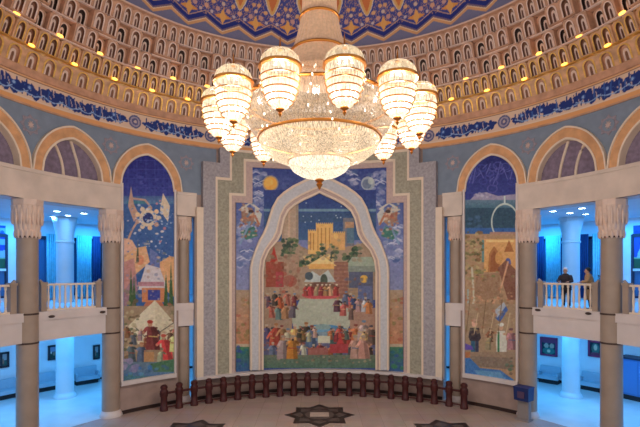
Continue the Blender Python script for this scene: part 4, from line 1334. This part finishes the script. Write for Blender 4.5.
# large swirling blue wall paintings in the next bay
def wall_painting(s, label):
    ta, tb = s * 55.8, s * 62.5
    z0, z1 = 6.55, 8.75
    cv = Canvas(0, 0, 30, 20, 4, (44, 84, 170))
    for k in range(5):
        cv.ell(30 if s > 0 else 0, 16, 28 - 5 * k, 15 - 2.6 * k, [(150, 190, 230), (40, 76, 170), (120, 170, 226), (36, 66, 160), (140, 180, 220)][k])
    cv.rect(0, 15.5, 30, 20, (40, 92, 66)); cv.line([(0, 15), (30, 15)], .9, (130, 176, 140)); cv.blobs(0, 2, 30, 12, 26, 1.4, [(40, 70, 160), (170, 200, 230), (30, 60, 140)], .7)
    r = RO - .05
    e = empty('wall_painting', P(r, (ta + tb) / 2, z0))
    cs = curved_sheet('canvas', 90, 60, lambda u, v: (r * np.sin(np.radians(ta + (tb - ta) * u)), r * np.cos(np.radians(ta + (tb - ta) * u)), z0 + (z1 - z0) * v),
                      lambda u, v: cv.sample(u * 30, (1 - v) * 20), M['paint'], e)
    mb = MB()
    a, c = sorted((ta, tb))
    mb.arc(r - .05, r + .03, a, c, z0 - .12, z0); mb.arc(r - .05, r + .03, a, c, z1, z1 + .12)
    mb.build('border', M['white'], e)
    tag(e, label, 'wall painting')
wall_painting(-1, 'swirling blue wall painting with green base, at the edge on the bird mural side')
wall_painting(1, 'swirling blue wall painting with green base, at the edge beyond the two people')

# downlights
def light(name, kind, loc, power, colour, size=.1, rot=None):
    d = bpy.data.lights.new(name, kind)
    d.energy = power; d.color = colour
    if kind == 'AREA':
        d.shape = 'DISK'; d.size = size
    else: d.shadow_soft_size = size
    o = bpy.data.objects.new(name, d)
    o.location = loc
    COL.objects.link(o)
    return o
spots = {}
def dl(r, t, label):
    p = P(r, t, Z_BEAM0 + .02)
    e = empty('downlight', p)
    mb = MB(); mb.lathe([(.14, -.015), (.18, -.03), (.19, 0)], seg=20, cap=False); mb.build('rim', M['steel'], e, local=True)
    mb = MB(); mb.lathe([(.002, -.012), (.145, -.012), (.145, 0)], seg=20, cap=False); mb.build('lens', M['spot'], e, local=True)
    tag(e, label, 'downlight', 'gallery downlights')
    o = light('downlight_glow', 'AREA', (0, 0, -.06), GALLERY_W, BLUE, .24); o.parent = e
for s, wh in ((-1, 'bird mural side'), (1, 'over the two people')):
    for px, py, d in (((53.6, 217, 'lowest of four'), (68, 215.6, 'just above the gallery column capital'), (84, 213.6, 'closest to the bird mural'), (57, 211.5, 'front one by the beam'))
                      if s < 0 else ((553, 211.5, 'closest to the palace mural'), (570, 213.3, 'just above the gallery column capital'), (582, 208.5, 'front one by the beam'), (585.5, 214.5, 'lowest of four'))):
        zc = Z_BEAM0
        t_ = FPX * (zc - CAMZ) / (HY - py)
        x_ = (px - HX) / FPX * t_; y_ = CAMY + t_
        r_, th_ = math.hypot(x_, y_), math.degrees(math.atan2(x_, y_))
        dl(min(r_, RO - 1), th_, 'small round ceiling downlight, %s, %s' % (d, wh))
    for t in (72, 80):
        light('gallery_fill', 'AREA', P(15.5, s * t, Z_BEAM0 - .05), GALLERY_W * 2, BLUE, .8)
    light('gallery_fill', 'AREA', P(15.5, s * 38, Z_BEAM0 - .05), GALLERY_W * 2, BLUE, .8)
    for t in (44.0, 55.0):
        light('gallery_fill', 'AREA', P(18.1, s * t, Z_BEAM0 - .05), GALLERY_W * 6, BLUE, .5)  # unseen area lights added to brighten the curtains, no fixture
    for t in (36, 46, 56, 66, 76):
        light('lower_gallery_lamp', 'AREA', P(15.6, s * t, Z_SLAB1 - .62), LOWER_W, BLUE_LOW, 1.2)

# ------------------------------------------------------------------ small glowing lamps among the niches
side_word = {-1: 'above the bird mural', 1: 'above the palace mural', 0: 'behind the chandelier'}
cnt = 0
for row, (r_, z_, step) in enumerate(((11.50, 14.68, 8.4), (11.10, 15.34, 8.4))):
    for i in range(-9, 10):
        t = i * step + (4.2 if row else 0)
        if abs(t) < 12: continue
        p = P(r_ - .05, t, z_ + .03)
        mb = MB(); mb.ell((0, 0, 0), (.13, .05, .055), 10, 6)
        o = mb.build('cove_lamp', M['glow'], smooth=True)
        o.location = p; o.rotation_euler = (0, 0, -math.radians(t))
        tag(o, 'small golden lamp glowing on the %s ledge of the niche vault' % ('lowest' if row == 0 else 'second lowest'), 'lamp', 'cove lamps on the %s ledge' % ('lowest' if row == 0 else 'second'))

# ------------------------------------------------------------------ chandelier
H0 = CAMZ
ch = empty('chandelier', (0, 0, H0 + 2.2))
tag(ch, 'huge crystal chandelier with a ring of twelve glowing lamps hanging from the dome', 'chandelier')
flute = lambda n, amp: (lambda a, k, i: 1 + amp * (1 if i % 2 else -1))
def strands(n, amp=.02):
    return lambda a, k, i: 1 + (amp if i % 2 else -amp)
mb = MB()
mb.lathe([(1.02, H0 + 5.15), (.90, H0 + 5.4), (.76, H0 + 5.75), (.62, H0 + 6.15), (.53, H0 + 6.55), (.47, H0 + 6.9), (.45, H0 + 7.3), (.45, 23.2)], seg=72, mod=strands(72, .012), cap=False)
stem = mb.build('stem', M['stemglass'], ch)
for z, r_ in ((5.78, .77), (6.72, .52), (7.35, .47)):
    mb = MB(); mb.tube([(r_ * cos(a * pi / 24), r_ * sin(a * pi / 24), H0 + z) for a in range(48)], .035, 8, closed=True); mb.build('stem_ring', M['gold'], ch, smooth=True)
mb = MB()
mb.lathe([(1.02, H0 + 5.15), (1.45, H0 + 4.75), (1.9, H0 + 4.42)], seg=144, mod=strands(144, .008), cap=False)
mb.build('upper_skirt', M['crystal'], ch)
mb = MB()
mb.lathe([(1.92, H0 + 4.40), (2.0, H0 + 4.15), (1.95, H0 + 3.95), (1.80, H0 + 3.72), (1.62, H0 + 3.52)], seg=160, mod=strands(160, .008), cap=False)
mb.build('crystal_skirt', M['crystal'], ch)
ring = lambda r_, z, th: [(r_ * cos(a * pi / 40), r_ * sin(a * pi / 40), H0 + z) for a in range(80)]
mb = MB(); mb.tube(ring(1.93, 4.41, 0), .045, 8, closed=True); mb.build('arm_ring', M['gold'], ch, smooth=True)
mb = MB()
mb.lathe([(1.60, H0 + 3.50), (1.57, H0 + 3.36), (1.46, H0 + 3.18), (1.25, H0 + 3.02), (1.0, H0 + 2.92), (.84, H0 + 2.89)], seg=128, mod=strands(128, .006), cap=False)
mb.build('bowl', M['bowl'], ch)
mb = MB(); mb.tube(ring(1.62, 3.50, 0), .038, 8, closed=True); mb.build('bowl_rim', M['gold'], ch, smooth=True)
mb = MB()
mb.lathe([(.83, H0 + 2.92), (.80, H0 + 2.80), (.70, H0 + 2.66), (.50, H0 + 2.54), (.25, H0 + 2.47), (.05, H0 + 2.44)], seg=72, mod=strands(72, .006))
mb.build('lower_bowl', M['lowbowl'], ch)
mb = MB(); mb.tube(ring(.84, 2.92, 0), .032, 8, closed=True); mb.build('lower_bowl_rim', M['gold'], ch, smooth=True)
mb = MB(); mb.lathe([(.10, H0 + 2.46), (.13, H0 + 2.42), (.06, H0 + 2.36), (.09, H0 + 2.31), (.05, H0 + 2.24), (.004, H0 + 2.16)], seg=16); mb.build('finial', M['gold'], ch, smooth=True)
rg = random.Random(11)
mb = MB()                                    # loose cut drops on skirts and bowls, sparkle put in as emission
for k in range(110):
    a = rg.uniform(0, 2 * pi); z = rg.uniform(2.95, 5.0)
    r_ = np.interp(z, [2.9, 3.02, 3.2, 3.5, 3.8, 4.15, 4.4, 4.75, 5.1], [1.0, 1.27, 1.5, 1.64, 1.88, 2.04, 1.95, 1.48, 1.1]) + .02
    mb.ell((r_ * cos(a), r_ * sin(a), H0 + z), (.02, .02, .035), 6, 4)
drops = mb.build('crystal_drops', M['bead'], ch); drops['kind'] = 'stuff'
# the lamps
RL, ZL = 2.62, 3.98
def make_lamp():
    e = MB()
    body = [(.39, .30), (.40, .22), (.41, .10), (.375, .085), (.385, -.04), (.35, -.06), (.36, -.18), (.32, -.20), (.32, -.31), (.27, -.33), (.265, -.42), (.20, -.44), (.18, -.52), (.08, -.57)]
    e.lathe(body, seg=40, mod=strands(40, .018), cap=False)
    o = e.build('lamp', M['lamp'], ch, local=True)
    e = MB(); e.lathe([(.42, .34), (.43, .40), (.39, .52), (.29, .62), (.15, .68), (.03, .70)], seg=40, mod=strands(40, .012), cap=False)
    e.build('lamp_cap', M['lampcap'], o, local=True)
    e = MB(); e.lathe([(.40, .285), (.455, .29), (.465, .32), (.455, .355), (.40, .36)], seg=40, cap=False); e.build('gold_band', M['gold'], o, smooth=True, local=True)
    for z, r_ in ((.09, .425), (-.05, .41), (-.19, .38), (-.32, .335), (-.43, .275)):
        e = MB(); e.tube([(r_ * cos(a * pi / 16), r_ * sin(a * pi / 16), z) for a in range(32)], .014, 6, closed=True); e.build('tier_ring', M['gold'], o, smooth=True, local=True)
    e = MB(); e.lathe([(.09, -.55), (.10, -.58), (.03, -.63), (.045, -.67), (.003, -.74)], seg=12); e.build('drop', M['gold'], o, smooth=True, local=True)
    e = MB(); e.lathe([(.05, .68), (.035, .74), (.02, .80), (.012, .92), (.003, 1.0)], seg=10); e.build('finial', M['gold'], o, smooth=True, local=True)
    e = MB(); e.tube([(-.40, 0, .32), (-.55, 0, .36), (-.70, 0, .40)], .03, 8); e.build('arm', M['gold'], o, smooth=True, local=True)
    return o
lp = make_lamp()
for k in range(12):
    o = lp if k == 0 else copy_tree(lp, ch)
    a = -pi / 2 + math.radians(11.5 + 30 * k)
    o.location = (RL * cos(a), RL * sin(a), ZL + H0 - ch.location.z)
    o.rotation_euler = (0, 0, a)
    pl = light('lamp_bulb', 'POINT', (0, 0, -.05), LAMP_W, (1.0, .92, .83), .16)
    pl.parent = o
for a in range(6):
    pl = light('bowl_bulb', 'POINT', (1.15 * cos(a * pi / 3), 1.15 * sin(a * pi / 3), 3.35 + H0 - ch.location.z), LAMP_W * .15, (1.0, .92, .83), .15)
    pl.parent = ch

# ------------------------------------------------------------------ people on the balcony
def skin_mesh(joints, edges, sub=2):
    """Grow a continuous surface around a joint graph; joints: name -> ((x, y, z), radius x, radius y)."""
    keys = list(joints)
    me = bpy.data.meshes.new('graph')
    me.from_pydata([joints[k][0] for k in keys], [(keys.index(a), keys.index(c)) for a, c in edges], [])
    o = bpy.data.objects.new('graph', me)
    COL.objects.link(o)
    o.modifiers.new('skin', 'SKIN')
    for i, k in enumerate(keys):
        r_ = joints[k][1]
        me.skin_vertices[0].data[i].radius = (r_, joints[k][2] if len(joints[k]) > 2 else r_)
    me.skin_vertices[0].data[0].use_root = True
    m_ = o.modifiers.new('sub', 'SUBSURF'); m_.levels = m_.render_levels = sub
    dg = bpy.context.evaluated_depsgraph_get(); dg.update()
    ev = o.evaluated_get(dg)
    out = bpy.data.meshes.new_from_object(ev)
    vs = [tuple(v.co) for v in out.vertices]; fs = [tuple(p.vertices) for p in out.polygons]
    bpy.data.objects.remove(o); bpy.data.meshes.remove(out); bpy.data.meshes.remove(me)
    return vs, fs
def fuse(mb, name, m, parent, voxel):
    o = mb.build(name, m, parent, local=True, smooth=180)
    rm = o.modifiers.new('remesh', 'REMESH'); rm.mode = 'VOXEL'; rm.voxel_size = voxel; rm.use_smooth_shade = True
    sm = o.modifiers.new('smooth', 'SMOOTH'); sm.iterations = 3; sm.factor = .5
    dg = bpy.context.evaluated_depsgraph_get(); dg.update()
    me = bpy.data.meshes.new_from_object(o.evaluated_get(dg))
    o.modifiers.clear()
    old = o.data; o.data = me; me.name = name
    bpy.data.meshes.remove(old)
    return o
def make_person(loc, rz, label, coat, long_coat, hat, arms, bagged=False, lean=.10):
    """Local frame: faces -y, feet at z = 0."""
    e = empty('person', loc, rz)
    L = lean
    J = {'pelvis': ((0, 0, .92), .14, .11), 'waist': ((0, -L * .3, 1.08), .13, .10), 'chest': ((0, -L * .8, 1.28), .155, .115), 'neck0': ((0, -L, 1.43), .07, .065), 'neck1': ((0, -L - .02, 1.50), .052), 'skull': ((0, -L - .03, 1.58), .07)}
    E_ = [('pelvis', 'waist'), ('waist', 'chest'), ('chest', 'neck0'), ('neck0', 'neck1'), ('neck1', 'skull')]
    for s, n_ in ((1, 'a'), (-1, 'b')):
        J['hip' + n_] = ((s * .09, 0, .86), .095); J['knee' + n_] = ((s * .10, -.03, .48), .062); J['ankle' + n_] = ((s * .11, .01, .08), .042); J['toe' + n_] = ((s * .12, -.16, .035), .035)
        J['sh' + n_] = ((s * .18, -L * .9, 1.38), .06); el, wr = arms[n_]
        J['el' + n_] = (el, .045); J['wr' + n_] = (wr, .03)
        d = (Vector(wr) - Vector(el)).normalized()
        hp = Vector(wr) + d * .07
        J['palm' + n_] = (tuple(hp), .036, .022)
        E_ += [('pelvis', 'hip' + n_), ('hip' + n_, 'knee' + n_), ('knee' + n_, 'ankle' + n_), ('ankle' + n_, 'toe' + n_), ('chest', 'sh' + n_), ('sh' + n_, 'el' + n_), ('el' + n_, 'wr' + n_), ('wr' + n_, 'palm' + n_)]
    mb = MB(); v_, f_ = skin_mesh(J, E_); mb.add(v_, f_)
    hx, hy, hz = 0, -L - .045, 1.585
    mb.ell((hx, hy + .01, hz + .02), (.076, .095, .115), 20, 14); mb.ell((hx, hy - .035, hz - .055), (.052, .055, .05), 14, 10)      # skull, jaw
    mb.ell((hx, hy - .095, hz - .005), (.014, .022, .026), 10, 8)                                                                       # nose
    mb.ell((hx, hy - .082, hz - .05), (.024, .012, .010), 10, 6)                                                                        # mouth
    for s in (1, -1): mb.ell((s * .078, hy + .015, hz), (.012, .022, .034), 8, 8)                                                       # ears
    for n_ in 'ab':                                                                                                                      # five fingers each, curled over the rail
        el, wr = Vector(arms[n_][0]), Vector(arms[n_][1])
        d = (wr - el).normalized(); side_ = d.cross(Vector((0, 0, 1))).normalized(); dn = side_.cross(d).normalized() * (-1)
        if dn.z > 0: dn = -dn
        for q, (off, ln) in enumerate(((-.028, .060), (-.010, .072), (.010, .068), (.027, .052))):
            a0 = wr + d * .08 + side_ * off
            mb.tube([a0, a0 + d * ln * .45, a0 + d * ln * .8 + dn * ln * .14, a0 + d * ln + dn * ln * .3], [.0095, .009, .0085, .0075], 8)
        sg = 1 if n_ == 'b' else -1
        a0 = wr + d * .03 + side_ * sg * .026
        mb.tube([a0, a0 + d * .03 + side_ * sg * .025, a0 + d * .055 + side_ * sg * .028 + dn * .015], [.012, .0105, .009], 8)
    fuse(mb, 'body', M['skin'], e, .0085)
    # clothing
    mb = MB()
    hem = .42 if long_coat else .78
    sec = [(0, hem, .215, .185), (0, .70 if long_coat else .82, .205, .175), (0, .92, .20, .165), (-L * .3, 1.08, .185, .15), (-L * .7, 1.24, .205, .165), (-L * .9, 1.36, .205, .15), (-L, 1.43, .135, .115), (-L - .005, 1.485, .085, .085)]
    sg_ = 28
    vs = [(rx * cos(2 * pi * i / sg_), cy + ry * sin(2 * pi * i / sg_), z) for cy, z, rx, ry in sec for i in range(sg_)]
    fs = [(k * sg_ + i, k * sg_ + (i + 1) % sg_, (k + 1) * sg_ + (i + 1) % sg_, (k + 1) * sg_ + i) for k in range(len(sec) - 1) for i in range(sg_)]
    fs += [tuple(range(sg_))[::-1], tuple((len(sec) - 1) * sg_ + i for i in range(sg_))]
    mb.add(vs, fs)
    for n_ in 'ab':
        sh, el, wr = Vector(J['sh' + n_][0]), Vector(arms[n_][0]), Vector(arms[n_][1])
        mb.ell(tuple(sh - Vector((0, 0, .02))), (.07, .075, .07), 14, 10)
        mb.tube([sh, sh.lerp(el, .5), el, el.lerp(wr, .45), el.lerp(wr, .9)], [.07, .072, .066, .06, .052], 14)
    fuse(mb, 'coat', coat, e, .012)
    mb = MB()
    v_, f_ = skin_mesh({'p': ((0, 0, .90), .15, .13), 'ha': ((.09, 0, .84), .115), 'ka': ((.10, -.03, .48), .082), 'aa': ((.11, .01, .07), .066), 'hb': ((-.09, 0, .84), .115), 'kb': ((-.10, -.03, .48), .082), 'ab': ((-.11, .01, .07), .066)},
                       [('p', 'ha'), ('ha', 'ka'), ('ka', 'aa'), ('p', 'hb'), ('hb', 'kb'), ('kb', 'ab')])
    mb.add(v_, f_); fuse(mb, 'trousers', M['darktrousers'], e, .012)
    for s in (1, -1):
        mb = MB(); mb.ell((s * .118, -.07, .04), (.052, .145, .045), 14, 8); mb.build('shoe', M['black'], e, smooth=True, local=True)
    mb = MB()
    mb.ell((hx, hy + .03, hz + .055), (.092, .108, .112), 18, 12)
    for i in range(len(mb.v)):
        x, y, z = mb.v[i]
        if y < hy - .03 and z < hz + .075: mb.v[i] = (x * .8, hy - .03, max(z, hz + .05))
    mb.build('cap' if hat is M['greyhair'] else 'hair', hat, e, smooth=True, local=True)
    for s in (1, -1):
        mb = MB(); mb.ell((s * .03, hy - .083, hz + .018), (.012, .008, .008), 8, 6); mb.build('eye', M['eye'], e, smooth=True, local=True)
    tag(e, label, 'person')
    return e
t, _ = W(565.5, 290, 12.6)
make_person(P(12.66, t, Z_SLAB1 - .01), -math.radians(t) + .25, 'person in a dark coat and pale cap leaning on the balcony rail', M['darkcoat'], False, M['greyhair'],
            {'a': ((.26, -.20, 1.16), (.17, -.42, 1.14)), 'b': ((-.26, -.20, 1.16), (-.17, -.42, 1.14))}, lean=.12)
t, _ = W(590.5, 290, 12.6)
pr2 = make_person(P(12.62, t, Z_SLAB1 - .01), -math.radians(t) - .95, 'person with black hair in a long tan coat standing at the balcony rail', M['tancoat'], True, M['blackhair'],
            {'a': ((.24, -.16, 1.18), (.26, -.36, 1.15)), 'b': ((-.25, -.06, 1.19), (-.22, -.27, 1.15))}, lean=.08)
mb = MB(); mb.ell((0, 0, .30), (.16, .09, .22), 16, 10); mb.tube([(-.09, 0, .45), (-.07, 0, .62), (.07, 0, .62), (.09, 0, .45)], .015, 8)
p = pr2.matrix_basis @ Vector((.14, .36, .72))
bg = empty('shoulder_bag', p, pr2.rotation_euler.z + .3)
mb = MB(); mb.ell((0, 0, .22), (.17, .10, .23), 16, 10); mb.build('bag_body', M['bag'], bg, smooth=True, local=True)
mb = MB(); mb.tube([(-.12, 0, .36), (-.10, -.06, .62), (.0, -.12, .70), (.10, -.06, .62), (.12, 0, .36)], .016, 8); mb.build('strap', M['bag'], bg, smooth=True, local=True)
tag(bg, 'black bag slung behind the person in the long tan coat', 'bag')
